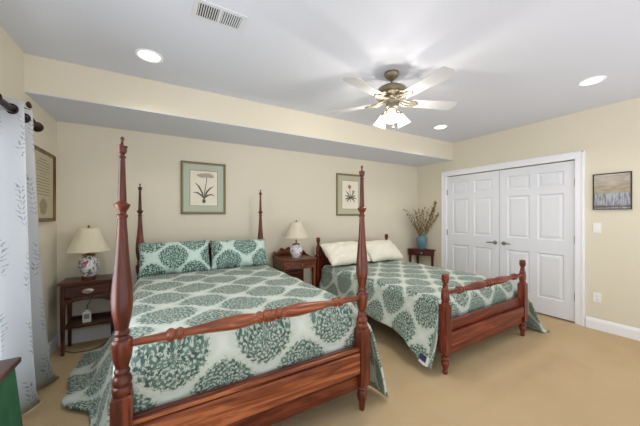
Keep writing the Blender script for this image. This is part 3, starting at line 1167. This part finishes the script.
obj('top', prism(NB(), bow(w2 + 0.010, d2, 0.040, d2 - 0.005), 2, Z2 - 0.020, Z2), M['stand_x'], n2, bevel=0.004)
bm = NB()
bx(bm, -w2, -w2 + 0.02, -d2 + 0.01, d2 - 0.01, Z2 - 0.14, Z2 - 0.02)
bx(bm, w2 - 0.02, w2, -d2 + 0.01, d2 - 0.01, Z2 - 0.14, Z2 - 0.02)
bx(bm, -w2 + 0.02, w2 - 0.02, d2 - 0.03, d2 - 0.01, Z2 - 0.14, Z2 - 0.02)
bx(bm, -w2 + 0.02, w2 - 0.02, -d2 + 0.02, d2 - 0.03, Z2 - 0.14, Z2 - 0.13)
obj('case', bm, M['stand_x'], n2)
dr = obj('drawer', prism(NB(), bow(w2 - 0.012, d2 - 0.008, 0.037, -d2 + 0.12), 2, Z2 - 0.125, Z2 - 0.026), M['stand_x'], n2, bevel=0.004)
bm = NB()
lathe(bm, smooth_prof([(0, 0.008), (0.010, 0.006), (0.016, 0.013), (0.024, 0.014), (0.030, 0.006)], 2), 14, Matrix.Translation((0, -d2 - 0.028, Z2 - 0.076)) @ Matrix.Rotation(PI / 2, 4, 'X'))
obj('knob', bm, M['brass'], dr, smooth=True)
for sx in (-1, 1):
    for sy in (-1, 1):
        bm = NB()
        cx, cy = sx * (w2 - 0.022), sy * (d2 - 0.030)
        bx(bm, cx - 0.019, cx + 0.019, cy - 0.019, cy + 0.019, 0.0, Z2 - 0.02)
        obj('leg', bm, M['stand_z'], n2, bevel=0.003)
obj('shelf', box(-w2 + 0.01, w2 - 0.01, -d2 + 0.02, d2 - 0.02, 0.20, 0.222), M['stand_x'], n2, bevel=0.003)
obj('back_panel', box(-w2 + 0.04, w2 - 0.04, d2 - 0.034, d2 - 0.022, 0.222, Z2 - 0.14), M['stand_x'], n2)
# scrolled gallery
pl = [(-w2, Z2), (w2, Z2)]
gal = [(1.0, 0.775), (0.93, 0.800), (0.85, 0.785), (0.75, 0.775), (0.62, 0.800), (0.50, 0.842), (0.40, 0.835), (0.25, 0.812), (0.1, 0.838), (0.0, 0.850)]
full = gal + [(-a, b) for a, b in gal[-2::-1]]
prev = None
for a, b in full:
    pl.append((a * w2, b - 0.728 + Z2))
bm = NB()
prism(bm, pl, 1, d2 - 0.030, d2 - 0.012)
obj('back_rail', bm, M['stand_x'], n2, bevel=0.003)
for sx in (-1, 1):
    bm = NB()
    prism(bm, [(d2 - 0.03, Z2), (d2 - 0.03, Z2 + 0.057), (d2 - 0.07, Z2 + 0.040), (d2 - 0.11, Z2 + 0.017), (d2 - 0.20, Z2 + 0.010), (d2 - 0.24, Z2)], 0, sx * w2 - 0.007, sx * w2 + 0.007)
    obj('side_rail', bm, M['stand_y'], n2)
lamp2 = table_lamp('table_lamp', (1.635, 3.50, 0.757), 'table lamp with blue and white ginger jar on the nightstand between the beds', M['jar_blue'], (0.086, 0.180), (0.165, 0.072, 0.275, 0.490), 0)

# ------------------------------------------------------------------ corner table with branches
ct = thing('corner_table', 'small dark red corner table with one drawer in the far room corner', 'table', (XR, YB, 0))
# local: corner at origin, room toward -x, -y
tri = [(-0.02, -0.02), (-0.30, -0.02), (-0.325, -0.045), (-0.325, -0.075)]
A, B = Vector((-0.325, -0.085)), Vector((-0.075, -0.45))
for i in range(1, 8):
    f = i / 8
    p = A.lerp(B, f)
    nrm = Vector((-0.79, -0.61))
    tri.append(tuple(p + nrm * 0.012 * math.sin(f * PI)))
tri += [(-0.06, -0.455), (-0.03, -0.445), (-0.02, -0.41)]
obj('top', prism(NB(), tri, 2, 0.684, 0.704), M['dark_red_x'], ct, bevel=0.004)
inn = [(-0.035, -0.035), (-0.30, -0.035), (-0.302, -0.085), (-0.075, -0.425), (-0.035, -0.415)]
obj('apron', prism(NB(), inn, 2, 0.585, 0.684), M['dark_red_x'], ct, bevel=0.002)
# drawer front on the slanted face
dv = (B - A).normalized()
ang = math.atan2(dv.y, dv.x)
Mx = Matrix.Translation(((A.x + B.x) / 2 + 0.008, (A.y + B.y) / 2 + 0.008, 0.634)) @ Matrix.Rotation(ang, 4, 'Z')
bm = NB()
vv = bx(bm, -0.125, 0.125, -0.010, 0.008, -0.034, 0.034)
for v in bm.verts:
    v.co = Mx @ v.co
dr = obj('drawer', bm, M['dark_red_x'], ct, bevel=0.003)
bm = NB()
lathe(bm, smooth_prof([(0, 0.006), (0.010, 0.006), (0.014, 0.014), (0.022, 0.014), (0.027, 0.006)], 2), 14, Mx @ Matrix.Translation((0, -0.008, 0)) @ Matrix.Rotation(PI / 2, 4, 'X'))
obj('knob', bm, M['pewter'], dr, smooth=True)
for lx, ly in ((-0.29, -0.075), (-0.075, -0.405), (-0.05, -0.05)):
    bm = NB()
    prev = None
    for z, h in ((0, 0.010), (0.585, 0.017)):
        ring = [bm.verts.new((lx + a * h, ly + b * h, z)) for a, b in ((-1, -1), (1, -1), (1, 1), (-1, 1))]
        if prev:
            for i in range(4):
                bm.faces.new((prev[i], prev[(i + 1) % 4], ring[(i + 1) % 4], ring[i]))
        else:
            bm.faces.new(ring[::-1])
        prev = ring
    bm.faces.new(prev)
    obj('leg', bm, M['dark_red_z'], ct)

VX, VY, VZ = 4.285, 3.575, 0.704
vase = thing('vase_of_branches', 'teal vase of dry budding branches on the corner table', 'vase', (VX, VY, VZ))
bm = NB()
lathe(bm, smooth_prof([(0, 0.052), (0.01, 0.056), (0.06, 0.076), (0.13, 0.094), (0.18, 0.096), (0.225, 0.082), (0.250, 0.062), (0.262, 0.060), (0.272, 0.068), (0.274, 0.060), (0.262, 0.052), (0.22, 0.07), (0.10, 0.07), (0.02, 0.04)], 4), 28)
obj('vase', bm, M['teal_glaze'], vase, smooth=True)
rnd = random.Random(4)
# right = along picture; build branches fanning mostly in the plane facing the room
rv = Vector((0.866, -0.5, 0))
for k in range(13):
    lean = -0.40 + 0.80 * k / 12 + rnd.uniform(-0.05, 0.05)
    dep = rnd.uniform(-0.22, 0.02)
    ln = rnd.uniform(0.40, 0.62) if k not in (9, 10) else 0.64
    fd = Vector((-0.5, -0.866, 0))
    lim = lean
    pts = []
    for i in range(7):
        f = i / 6
        p = Vector((0, 0, 0.10)) + rv * (lim * (f ** 1.25) * ln / 0.5 * 0.9) + fd * (-dep * f * 0.8) + Vector((0, 0, (0.16 + ln) * f))
        p += Vector((rnd.uniform(-1, 1), rnd.uniform(-1, 1), 0)) * 0.010 * f
        if p.x > 0.145:
            p.x = 0.145
        if p.y > 0.20:
            p.y = 0.20
        pts.append(p)
    bm = NB()
    tube(bm, pts, [0.0045 - 0.0028 * i / 6 for i in range(7)], 6)
    for b in range(4):
        f = 2 + b
        base = pts[f]
        e = base + rv * rnd.uniform(-0.07, 0.07) + Vector((0, 0, rnd.uniform(0.03, 0.09)))
        e.x = min(e.x, 0.145)
        e.y = min(e.y, 0.20)
        tube(bm, [base, base.lerp(e, 0.5) + Vector((0, 0, 0.008)), e], [0.002, 0.0016, 0.001], 5)
    br = obj('branch', bm, M['twig'], vase, smooth=True)
    bm = NB()
    nb = 24 if k not in (9, 10, 11) else 54
    for b in range(nb):
        f = 2.0 + 4.0 * (b + rnd.random()) / nb
        i = min(5, int(f))
        p = pts[i].lerp(pts[i + 1], f - i) + Vector((rnd.uniform(-1, 1), rnd.uniform(-1, 1), rnd.uniform(-1, 1))) * 0.022
        p.x = min(p.x, 0.148)
        p.y = min(p.y, 0.21)
        bmesh.ops.create_icosphere(bm, subdivisions=1, radius=rnd.uniform(0.008, 0.016), matrix=Matrix.Translation(p) @ Matrix.Rotation(rnd.uniform(0, 3), 4, 'Y') @ Matrix.Rotation(rnd.uniform(0, 3), 4, 'Z') @ Matrix.Diagonal((0.6, 0.45, 1.5, 1)))
    o = obj('buds', bm, M['bud'], br)
    o['kind'] = 'stuff'

# ------------------------------------------------------------------ pictures


def frame_bm(w, h, fw, d):
    """ring frame in XZ, front at y=-d"""
    bm = NB()
    prof = [(0, 0), (0, -d), (0.25 * fw, -d - 0.004), (0.6 * fw, -d * 0.8), (fw, -d * 0.7), (fw, 0)]
    rings = []
    for i, y in prof:
        rings.append([bm.verts.new((sx * (w / 2 - i), y, sz * (h / 2 - i))) for sx, sz in ((-1, -1), (1, -1), (1, 1), (-1, 1))])
    rings.append(rings[0])
    for a, b in zip(rings, rings[1:]):
        for i in range(4):
            j = (i + 1) % 4
            bm.faces.new((a[i], a[j], b[j], b[i]))
    return bm


def leaf(bm, pts, widths, y):
    L, R = [], []
    for i, (p, w) in enumerate(zip(pts, widths)):
        a = Vector(pts[max(i - 1, 0)])
        b = Vector(pts[min(i + 1, len(pts) - 1)])
        d = (b - a).normalized()
        n = Vector((-d.y, d.x))
        p = Vector(p)
        L.append(p + n * w)
        R.append(p - n * w)
    prism(bm, [tuple(q) for q in L] + [tuple(q) for q in reversed(R)], 1, y, y + 0.0012)


def botanical(loc, rz, w, h, label, style):
    t = thing('botanical_picture', label, 'picture', loc, rz, 'botanical pictures over the beds')
    obj('frame', frame_bm(w, h, 0.030, 0.022), M['frame_olive'], t)
    obj('mat_board', box(-w / 2 + 0.025, w / 2 - 0.025, -0.012, -0.004, -h / 2 + 0.025, h / 2 - 0.025), M['sage_mat' if style == 0 else 'straw_mat'], t)
    pw, ph = w * 0.30, h * 0.335
    bm = NB()
    bx(bm, -pw - 0.006, pw + 0.006, -0.0135, -0.010, -ph - 0.006, ph + 0.006)
    obj('mat_bevel', bm, M['frame_olive'], t)
    pr = obj('print', box(-pw, pw, -0.0150, -0.011, -ph, ph), M['paper'], t)
    y = -0.0162
    bm = NB()
    if style == 0:
        leaf(bm, [(0.0, -0.14), (0.005, -0.07), (0.015, 0.0), (0.03, 0.09), (0.035, 0.15)], [0.006, 0.005, 0.005, 0.004, 0.004], y)
        leaf(bm, [(-0.005, -0.13), (-0.02, -0.06), (-0.06, 0.02), (-0.105, 0.07)], [0.004, 0.010, 0.009, 0.002], y - 0.0013)
        leaf(bm, [(0.0, -0.13), (-0.03, -0.09), (-0.08, -0.055), (-0.125, -0.055)], [0.004, 0.010, 0.008, 0.002], y - 0.0026)
        leaf(bm, [(0.005, -0.13), (0.03, -0.05), (0.07, 0.0), (0.115, 0.03)], [0.004, 0.011, 0.008, 0.002], y - 0.0039)
        leaf(bm, [(0.005, -0.13), (0.04, -0.09), (0.09, -0.075), (0.125, -0.095)], [0.004, 0.010, 0.008, 0.002], y - 0.0052)
        leaf(bm, [(0.0, -0.185), (0.0, -0.17), (0.0, -0.15), (0.0, -0.13)], [0.008, 0.022, 0.016, 0.005], y - 0.0065)
    else:
        leaf(bm, [(0.0, -0.12), (0.0, -0.02), (-0.01, 0.06), (-0.02, 0.13)], [0.006, 0.005, 0.004, 0.003], y)
        for k, (a, l) in enumerate(((-1.25, 0.12), (-0.7, 0.15), (0.65, 0.15), (1.2, 0.12), (2.2, 0.12), (-2.3, 0.11), (1.7, 0.13), (-1.8, 0.12))):
            c = Vector((0, -0.05))
            e = Vector((math.sin(a), math.cos(a))) * l
            leaf(bm, [tuple(c), tuple(c + e * 0.5 + Vector((0, 0.01))), tuple(c + e)], [0.004, 0.011, 0.002], y - 0.0013 * (k + 1))
    obj('drawn_leaves', bm, M['ink_leaf'], pr)
    bm = NB()
    if style == 0:
        for k in range(9):
            a = -1.5 + 3.0 * k / 8
            c = Vector((0.03, 0.145))
            e = Vector((math.sin(a) * 1.25, math.cos(a) * 0.75)) * 0.075
            leaf(bm, [tuple(c), tuple(c + e * 0.55), tuple(c + e)], [0.004, 0.014, 0.003], y - 0.0012 * k)
        for k in range(5):
            a = -1.2 + 2.4 * k / 4
            c = Vector((-0.04, 0.15))
            e = Vector((math.sin(a) * 1.1, math.cos(a) * 0.7)) * 0.05
            leaf(bm, [tuple(c), tuple(c + e * 0.55), tuple(c + e)], [0.004, 0.010, 0.003], y - 0.0125 - 0.0012 * k)
        obj('drawn_flower', bm, M['ink_flower'], pr)
    else:
        for k in range(6):
            a = 2 * PI * k / 6
            c = Vector((-0.02, 0.135))
            e = Vector((math.sin(a), math.cos(a))) * 0.04
            leaf(bm, [tuple(c), tuple(c + e * 0.55), tuple(c + e)], [0.004, 0.013, 0.003], y - 0.0012 * k)
        obj('drawn_flower', bm, M['ink_red'], pr)
        bm = NB()
        for k in range(4):
            a = 2 * PI * k / 4 + 0.4
            c = Vector((0.05, 0.06))
            e = Vector((math.sin(a), math.cos(a))) * 0.022
            leaf(bm, [tuple(c), tuple(c + e * 0.55), tuple(c + e)], [0.003, 0.009, 0.002], y - 0.0075 - 0.0012 * k)
        obj('drawn_bud', bm, M['ink_red'], pr)
    return t


botanical((0.475, YB - 0.001, 1.685), 0, 0.53, 0.655, 'sage-matted print of a bulb plant hanging over the four-poster bed', 0)
botanical((2.775, YB - 0.001, 1.685), 0, 0.56, 0.70, 'sage-matted print of a flowering stem hanging over the low bed, partly behind a bedpost', 1)

# framed document on the left wall
t = thing('framed_document', 'brown wooden frame with an aged document beside the curtain', 'picture', (XL + 0.001, 3.375, 1.605), PI / 2)
obj('frame', frame_bm(0.58, 0.64, 0.032, 0.024), M['frame_brown'], t)
sh = obj('sheet', box(-0.265, 0.265, -0.013, -0.004, -0.295, 0.295), M['cream_sheet'], t)
bm = NB()
rnd = random.Random(8)
for k in range(13):
    z = 0.235 - k * 0.026
    w = rnd.uniform(0.13, 0.17) if k not in (0, 5) else 0.08
    bx(bm, -w, w, -0.0142, -0.012, z - 0.004, z + 0.004)
obj('text_lines', bm, M['grey_print'], sh)
bm = NB()
prism(bm, [(0.085 * math.cos(2 * PI * i / 40) * (1 + 0.12 * math.sin(5 * 2 * PI * i / 40)), -0.185 + 0.072 * math.sin(2 * PI * i / 40)) for i in range(40)], 1, -0.0142, -0.012)
obj('printed_emblem', bm, M['grey_print'], sh)

# landscape on the right wall
t = thing('landscape_picture', 'small thin-framed lake landscape above the light switch', 'picture', (XR - 0.001, 1.058, 1.615), -PI / 2)
obj('frame', frame_bm(0.312, 0.415, 0.010, 0.020), M['frame_black'], t)
bm = NB()
uvl = bm.loops.layers.uv.verify()
vs = bx(bm, -0.149, 0.149, -0.012, -0.004, -0.200, 0.200)
for f in bm.faces:
    for l in f.loops:
        l[uvl].uv = ((l.vert.co.x + 0.16) / 0.32, (l.vert.co.z + 0.20) / 0.40)
obj('print', bm, M['landscape'], t)


def wall_plate(name, loc, rz, label, kind):
    t = thing(name, label, 'switch' if kind == 'switch' else 'outlet', loc, rz)
    obj('plate', box(-0.036, 0.036, -0.007, 0, -0.058, 0.058), M['plate'], t, bevel=0.003)
    if kind == 'switch':
        obj('rocker', box(-0.016, 0.016, -0.011, -0.005, -0.032, 0.032), M['trim'], t, bevel=0.002)
    else:
        for z in (-0.022, 0.022):
            s = obj('socket', box(-0.017, 0.017, -0.009, -0.005, z - 0.015, z + 0.015), M['trim'], t, bevel=0.003)
            bm = NB()
            for x in (-0.006, 0.006):
                bx(bm, x - 0.0012, x + 0.0012, -0.0096, -0.008, z - 0.002, z + 0.008)
            bx(bm, -0.002, 0.002, -0.0096, -0.008, z - 0.010, z - 0.006)
            obj('slots', bm, M['slot'], s)
    return t


wall_plate('light_switch', (XR, 1.18, 1.195), -PI / 2, 'white light switch on the wall under the lake landscape', 'switch')
wall_plate('wall_outlet', (XR, 1.18, 0.375), -PI / 2, 'white electrical outlet low on the wall beside the closet casing', 'outlet')
dev = thing('power_adapter', 'small white plug-in adapter standing on the dark nightstand shelf', 'adapter', (-0.645, 3.575, 0.2685))
bm = NB()
bx(bm, -0.034, 0.034, -0.016, 0.016, 0.0, 0.105)
bx(bm, -0.018, 0.018, -0.012, 0.012, 0.105, 0.122)
obj('body', bm, M['plate'], dev, bevel=0.005)
obj('front_panel', box(-0.022, 0.022, -0.019, -0.015, 0.038, 0.086), M['nickel'], dev, bevel=0.002)
# lamp cord from outlet to lamp, with plug
pc = thing('lamp_cord', 'brown lamp cord hanging behind the dark nightstand and trailing on the carpet', 'cord', (0, 0, 0))
bm = NB()
tube(bm, [(-0.645, 3.575, 0.393), (-0.645, 3.59, 0.43), (-0.625, 3.68, 0.48), (-0.600, 3.765, 0.56), (-0.595, 3.778, 0.66), (-0.595, 3.775, 0.71)], 0.0035, 6)
obj('wire', bm, M['cord'], pc, smooth=True)
bm = NB()
tube(bm, [(-0.82, 3.60, 0.006), (-0.74, 3.52, 0.006), (-0.62, 3.50, 0.006), (-0.53, 3.56, 0.006), (-0.49, 3.66, 0.006), (-0.45, 3.775, 0.010)], 0.004, 6)
obj('trailing_wire', bm, M['cord'], pc, smooth=True)

# ------------------------------------------------------------------ curtain, rod
cu = NB()
n = 150
rows = []
uvs = []
L = 0.0
CT = [(-0.85, 1.82), (-0.75, 1.90), (-0.86, 2.00), (-0.76, 2.12), (-0.87, 2.34), (-0.742, 2.42), (-0.865, 2.51), (-0.760, 2.61), (-0.85, 2.70)]
CB = [(-0.85, 1.82), (-0.73, 1.92), (-0.86, 2.05), (-0.74, 2.20), (-0.87, 2.42), (-0.745, 2.70), (-0.86, 2.80), (-0.725, 3.02), (-0.82, 3.10)]


def cur_path(f, v):
    """f 0..1 along the panel, v 0 bottom .. 1 top"""
    def cr(T, f):
        g = f * (len(T) - 1)
        i = min(int(g), len(T) - 2)
        t = g - i
        p = [Vector(T[max(0, min(len(T) - 1, i + q))]) for q in (-1, 0, 1, 2)]
        return 0.5 * (2 * p[1] + (p[2] - p[0]) * t + (2 * p[0] - 5 * p[1] + 4 * p[2] - p[3]) * t * t + (3 * p[1] - p[0] - 3 * p[2] + p[3]) * t ** 3)
    p = cr(CB, f).lerp(cr(CT, f), v ** 0.45)
    return max(p.x, XL + 0.025), p.y


nv = 26
for j in range(nv + 1):
    v = j / nv
    z = 0.012 + (2.055 - 0.012) * v
    row = []
    for i in range(n + 1):
        x, y = cur_path(i / n, v)
        row.append(Vector((x, y, z)))
    rows.append(row)
grid(cu, rows, lambda a, b: (1.25 * b / n, 2.1 * a / nv))
cur = thing('curtain', 'white leaf-embroidered curtain panel hanging at the window', 'curtain', (0, 0, 0))
o = obj('panel', cu, M['curtain'], cur, smooth=True, angle=PI)
s = o.modifiers.new('thickness', 'SOLIDIFY')
s.thickness = 0.003
ROD = (-0.79, 1.992)
for i in range(8):
    f = min(((i + 0.5 + q / 60) / 8 for q in range(-28, 29)), key=lambda g: abs(cur_path(g, 0.97)[0] - ROD[0]))
    x, y = cur_path(f, 0.97)
    bm = NB()
    ring = [(ROD[0] + 0.027 * math.cos(2 * PI * k / 20), y, ROD[1] + 0.027 * math.sin(2 * PI * k / 20)) for k in range(21)]
    tube(bm, ring, 0.006, 6, cap=False)
    obj('grommet', bm, M['bronze'], cur, smooth=True)

rod = thing('curtain_rod', 'dark bronze curtain rod with rounded end above the window', 'curtain rod', (0, 0, 0))
bm = NB()
tube(bm, [(ROD[0], 0.55, ROD[1]), (ROD[0], 2.755, ROD[1])], 0.019, 14)
obj('pole', bm, M['bronze'], rod, smooth=True)
bm = NB()
lathe(bm, smooth_prof([(0, 0.020), (0.008, 0.027), (0.016, 0.022), (0.022, 0.026), (0.040, 0.036), (0.058, 0.036), (0.074, 0.024), (0.080, 0.006)], 3), 18, Matrix.Translation((ROD[0], 2.745, ROD[1])) @ Matrix.Rotation(-PI / 2, 4, 'X'))
obj('finial', bm, M['bronze'], rod, smooth=True)
for by in (2.715, 0.70):
    bm = NB()
    yb_ = by
    # wall rosette with leaf scrolls and a curved arm to the pole
    lathe(bm, smooth_prof([(0, 0.026), (0.006, 0.028), (0.012, 0.018), (0.018, 0.010)], 2), 14, Matrix.Translation((XL, yb_, 2.10)) @ Matrix.Rotation(PI / 2, 4, 'Y'))
    tube(bm, [(XL + 0.01, yb_, 2.10), (XL + 0.06, yb_, 2.105), (XL + 0.12, yb_, 2.085), (ROD[0], yb_, 2.012)], [0.009, 0.009, 0.008, 0.008], 8)
    for k in range(5):
        a = -0.9 + 1.8 * k / 4
        bmesh.ops.create_icosphere(bm, subdivisions=2, radius=0.018, matrix=Matrix.Translation((XL + 0.118, yb_ + 0.022 * math.sin(a), 2.100 + 0.024 * math.cos(a))) @ Matrix.Rotation(-a, 4, 'X') @ Matrix.Diagonal((0.6, 0.55, 1.2, 1)))
    obj('bracket', bm, M['bronze'], rod, smooth=True)

# ------------------------------------------------------------------ green-skirted table in the near corner
gt = thing('side_table', 'wood-topped side table with green cloth sides below the curtain', 'table', (-0.735, 1.47, 0))
obj('top', box(-0.165, 0.185, -0.30, 0.30, 0.675, 0.70), M['mahog_y'], gt, bevel=0.005)
bm = NB()
rings = []
ns_ = 160
per = [(0.168, -0.28), (0.168, 0.28), (-0.15, 0.28), (-0.15, -0.28)]
for j in range(13):
    v = j / 12
    z = 0.675 - 0.660 * v
    ring = []
    for i in range(ns_):
        f = i / ns_ * 4
        k = int(f)
        a, b = Vector(per[k]), Vector(per[(k + 1) % 4])
        p = a.lerp(b, f - k)
        nrm = p.normalized()
        p = p + nrm * (0.075 * v + 0.007 * v * math.sin(i * 2 * PI / ns_ * 22))
        p.x = max(p.x, -0.18)
        p.y = min(p.y, 0.315)
        ring.append(bm.verts.new((p.x, p.y, z)))
    rings.append(ring)
for a, b in zip(rings, rings[1:]):
    for i in range(ns_):
        j = (i + 1) % ns_
        bm.faces.new((a[i], a[j], b[j], b[i]))
o = obj('skirt', bm, M['green_cloth'], gt, smooth=True, angle=PI)
s = o.modifiers.new('thickness', 'SOLIDIFY')
s.thickness = 0.004

# ------------------------------------------------------------------ ceiling fixtures
FX, FY = 1.775, 1.805
fan = thing('ceiling_fan', 'brass ceiling fan with five white blades and lit frosted glass shades', 'ceiling fan', (FX, FY, ZC))
bm = NB()
lathe(bm, smooth_prof([(0, 0.062), (-0.012, 0.064), (-0.028, 0.060), (-0.046, 0.046), (-0.060, 0.028), (-0.066, 0.018)], 3), 28)
obj('canopy', bm, M['fan_dark'], fan, smooth=True)
bm = NB()
lathe(bm, [(-0.060, 0.011), (-0.125, 0.011)], 12)
obj('downrod', bm, M['fan_dark'], fan, smooth=True)
bm = NB()
lathe(bm, smooth_prof([(-0.138, 0.020), (-0.145, 0.034), (-0.150, 0.06), (-0.160, 0.100), (-0.178, 0.126), (-0.200, 0.134), (-0.222, 0.134), (-0.228, 0.128)], 3) + smooth_prof([(-0.230, 0.135), (-0.240, 0.135), (-0.244, 0.110), (-0.250, 0.085)], 3), 36)
obj('motor_housing', bm, M['fan_dark'], fan, smooth=True)
bm = NB()
lathe(bm, smooth_prof([(-0.248, 0.080), (-0.262, 0.082), (-0.272, 0.070), (-0.280, 0.055), (-0.300, 0.050), (-0.325, 0.056), (-0.338, 0.060), (-0.350, 0.046), (-0.368, 0.036), (-0.380, 0.030), (-0.388, 0.010)], 3), 28)
obj('light_kit', bm, M['fan_brass'], fan, smooth=True)
BZ = -0.285


def blade_outline(n=10):
    r0, r1 = 0.185, 0.615
    pts = []
    for i in range(n + 1):
        f = i / n
        pts.append((r0 + (r1 - 0.03 - r0) * f, -0.052 - 0.016 * f))
    for i in range(1, 8):
        a = -PI / 2 + PI * i / 8
        pts.append((r1 - 0.03 + 0.03 * math.cos(a), 0.068 * math.sin(a)))
    for i in range(n + 1):
        f = 1 - i / n
        pts.append((r0 + (r1 - 0.03 - r0) * f, 0.052 + 0.016 * f))
    return pts


for k in range(5):
    a = math.radians(-21 + 72 * k)
    T = Matrix.Rotation(a, 4, 'Z') @ Matrix.Translation((0, 0, BZ)) @ Matrix.Rotation(math.radians(-11), 4, 'X')
    bm = NB()
    prism(bm, blade_outline(), 2, -0.003, 0.004)
    bm.transform(T)
    bl = obj('blade', bm, M['blade'], fan, bevel=0.001)
    bm = NB()
    # openwork iron: two curved bars, a plate with scallops, a neck
    for s_ in (-1, 1):
        tube(bm, [(0.062, s_ * 0.012, 0.020), (0.100, s_ * 0.034, 0.004), (0.140, s_ * 0.040, -0.008), (0.175, s_ * 0.026, -0.010), (0.205, s_ * 0.034, -0.009), (0.228, s_ * 0.020, -0.008)], [0.010, 0.010, 0.009, 0.008, 0.008, 0.006], 8)
    tube(bm, [(0.055, 0, 0.022), (0.11, 0, -0.002), (0.17, 0, -0.010), (0.245, 0, -0.008)], [0.013, 0.009, 0.009, 0.006], 8)
    prism(bm, [(0.16, -0.028), (0.20, -0.036), (0.235, -0.020), (0.25, 0), (0.235, 0.020), (0.20, 0.036), (0.16, 0.028)], 2, -0.009, -0.0035)
    bm.transform(T)
    obj('blade_iron', bm, M['fan_brass'], bl, smooth=True)
# shades: three tulips on curved arms
for k in range(3):
    a = math.radians(225 + 120 * k)
    A = Matrix.Rotation(a, 4, 'Z')
    bm = NB()
    tube(bm, [(0.03, 0, -0.345), (0.054, 0, -0.349), (0.070, 0, -0.360), (0.075, 0, -0.376)], [0.010, 0.009, 0.009, 0.010], 10)
    S = Matrix.Translation((0.074, 0, -0.370)) @ Matrix.Rotation(math.radians(-26), 4, 'Y') @ Matrix.Rotation(PI, 4, 'X')
    lathe(bm, [(0, 0.012), (0.006, 0.024), (0.030, 0.027), (0.034, 0.022)], 16, S)
    bm.transform(A)
    arm = obj('lamp_arm', bm, M['fan_brass'], fan, smooth=True)
    bm = NB()
    lathe(bm, smooth_prof([(0.022, 0.026), (0.040, 0.030), (0.066, 0.039), (0.092, 0.048), (0.114, 0.056), (0.122, 0.061)], 3), 28, S, cap=False)
    bm.transform(A)
    g = obj('glass_shade', bm, M['fan_glass'], arm, smooth=True)
    L = bpy.data.lights.new('fan_bulb', 'POINT')
    L.energy = 7.5
    L.color = (1.0, 0.93, 0.84)
    L.shadow_soft_size = 0.025
    lo = bpy.data.objects.new('fan_bulb', L)
    C.objects.link(lo)
    lo.parent = fan
    lo.location = A @ S @ Vector((0, 0, 0.112)) + Vector((0, 0, 0.027))
bm = NB()
tube(bm, [(0.0, -0.02, -0.385), (0.0, -0.02, -0.50)], 0.0018, 6)
lathe(bm, smooth_prof([(-0.500, 0.004), (-0.506, 0.008), (-0.516, 0.009), (-0.524, 0.004)], 2), 10, Matrix.Translation((0, -0.02, 0)))
obj('pull_chain', bm, M['fan_brass'], fan, smooth=True)


for ch in fan.children:
    if ch.type == 'MESH' and ch.name.split('.')[0] not in ('canopy', 'downrod'):
        ch.location.z += 0.027


def can(x, y, label):
    t = thing('recessed_light', label, 'ceiling light', (x, y, ZC), 0, 'recessed ceiling lights')
    bm = NB()
    lathe(bm, [(0.0, 0.098), (-0.006, 0.097), (-0.009, 0.090), (-0.005, 0.076), (0.0, 0.072)], 36, cap=False)
    obj('trim_ring', bm, M['trim'], t, smooth=True)
    bm = NB()
    lathe(bm, [(-0.001, 0.001), (-0.0035, 0.045), (-0.003, 0.076), (0.0, 0.077)], 36)
    obj('lens', bm, M['can_lens'], t, smooth=True)
    L = bpy.data.lights.new('can_lamp', 'SPOT')
    L.energy = 26
    L.spot_size = math.radians(140)
    L.spot_blend = 0.8
    L.color = (1.0, 0.94, 0.86)
    L.shadow_soft_size = 0.07
    lo = bpy.data.objects.new('can_lamp', L)
    C.objects.link(lo)
    lo.parent = t
    lo.location = (0, 0, -0.012)
    return t


can(-0.08, 2.57, 'lit recessed ceiling light nearest the ceiling vent')
can(3.51, 0.97, 'lit recessed ceiling light above the wall with the lake landscape')
can(3.47, 2.56, 'lit recessed ceiling light between the fan and the closet doors')

vt = thing('ceiling_vent', 'white louvred air vent set in the ceiling above the four-poster bed', 'vent', (0.322, 1.832, ZC), math.radians(1))
bm = NB()
hw_, hd_ = 0.155, 0.085
for a in ((-hw_, hw_, -hd_, -hd_ + 0.022), (-hw_, hw_, hd_ - 0.022, hd_), (-hw_, -hw_ + 0.026, -hd_ + 0.022, hd_ - 0.022), (hw_ - 0.026, hw_, -hd_ + 0.022, hd_ - 0.022), (-0.008, 0.008, -hd_ + 0.022, hd_ - 0.022)):
    bx(bm, *a, -0.008, 0.0)
obj('frame', bm, M['vent'], vt)
obj('duct', box(-hw_ + 0.02, hw_ - 0.02, -hd_ + 0.02, hd_ - 0.02, -0.0012, 0.0), M['gap'], vt)
bm = NB()
for half in (-1, 1):
    x0 = 0.008 if half > 0 else -hw_ + 0.026
    for i in range(9):
        x = x0 + (i + 0.5) * (hw_ - 0.034) / 9
        v = bx(bm, x - 0.0036, x + 0.0036, -hd_ + 0.02, hd_ - 0.02, -0.0052, -0.0036)
        R = Matrix.Translation((x, 0, -0.0044)) @ Matrix.Rotation(half * math.radians(28), 4, 'Y') @ Matrix.Translation((-x, 0, 0.0044))
        for q in v:
            q.co = R @ q.co
obj('louvres', bm, M['vent'], vt)
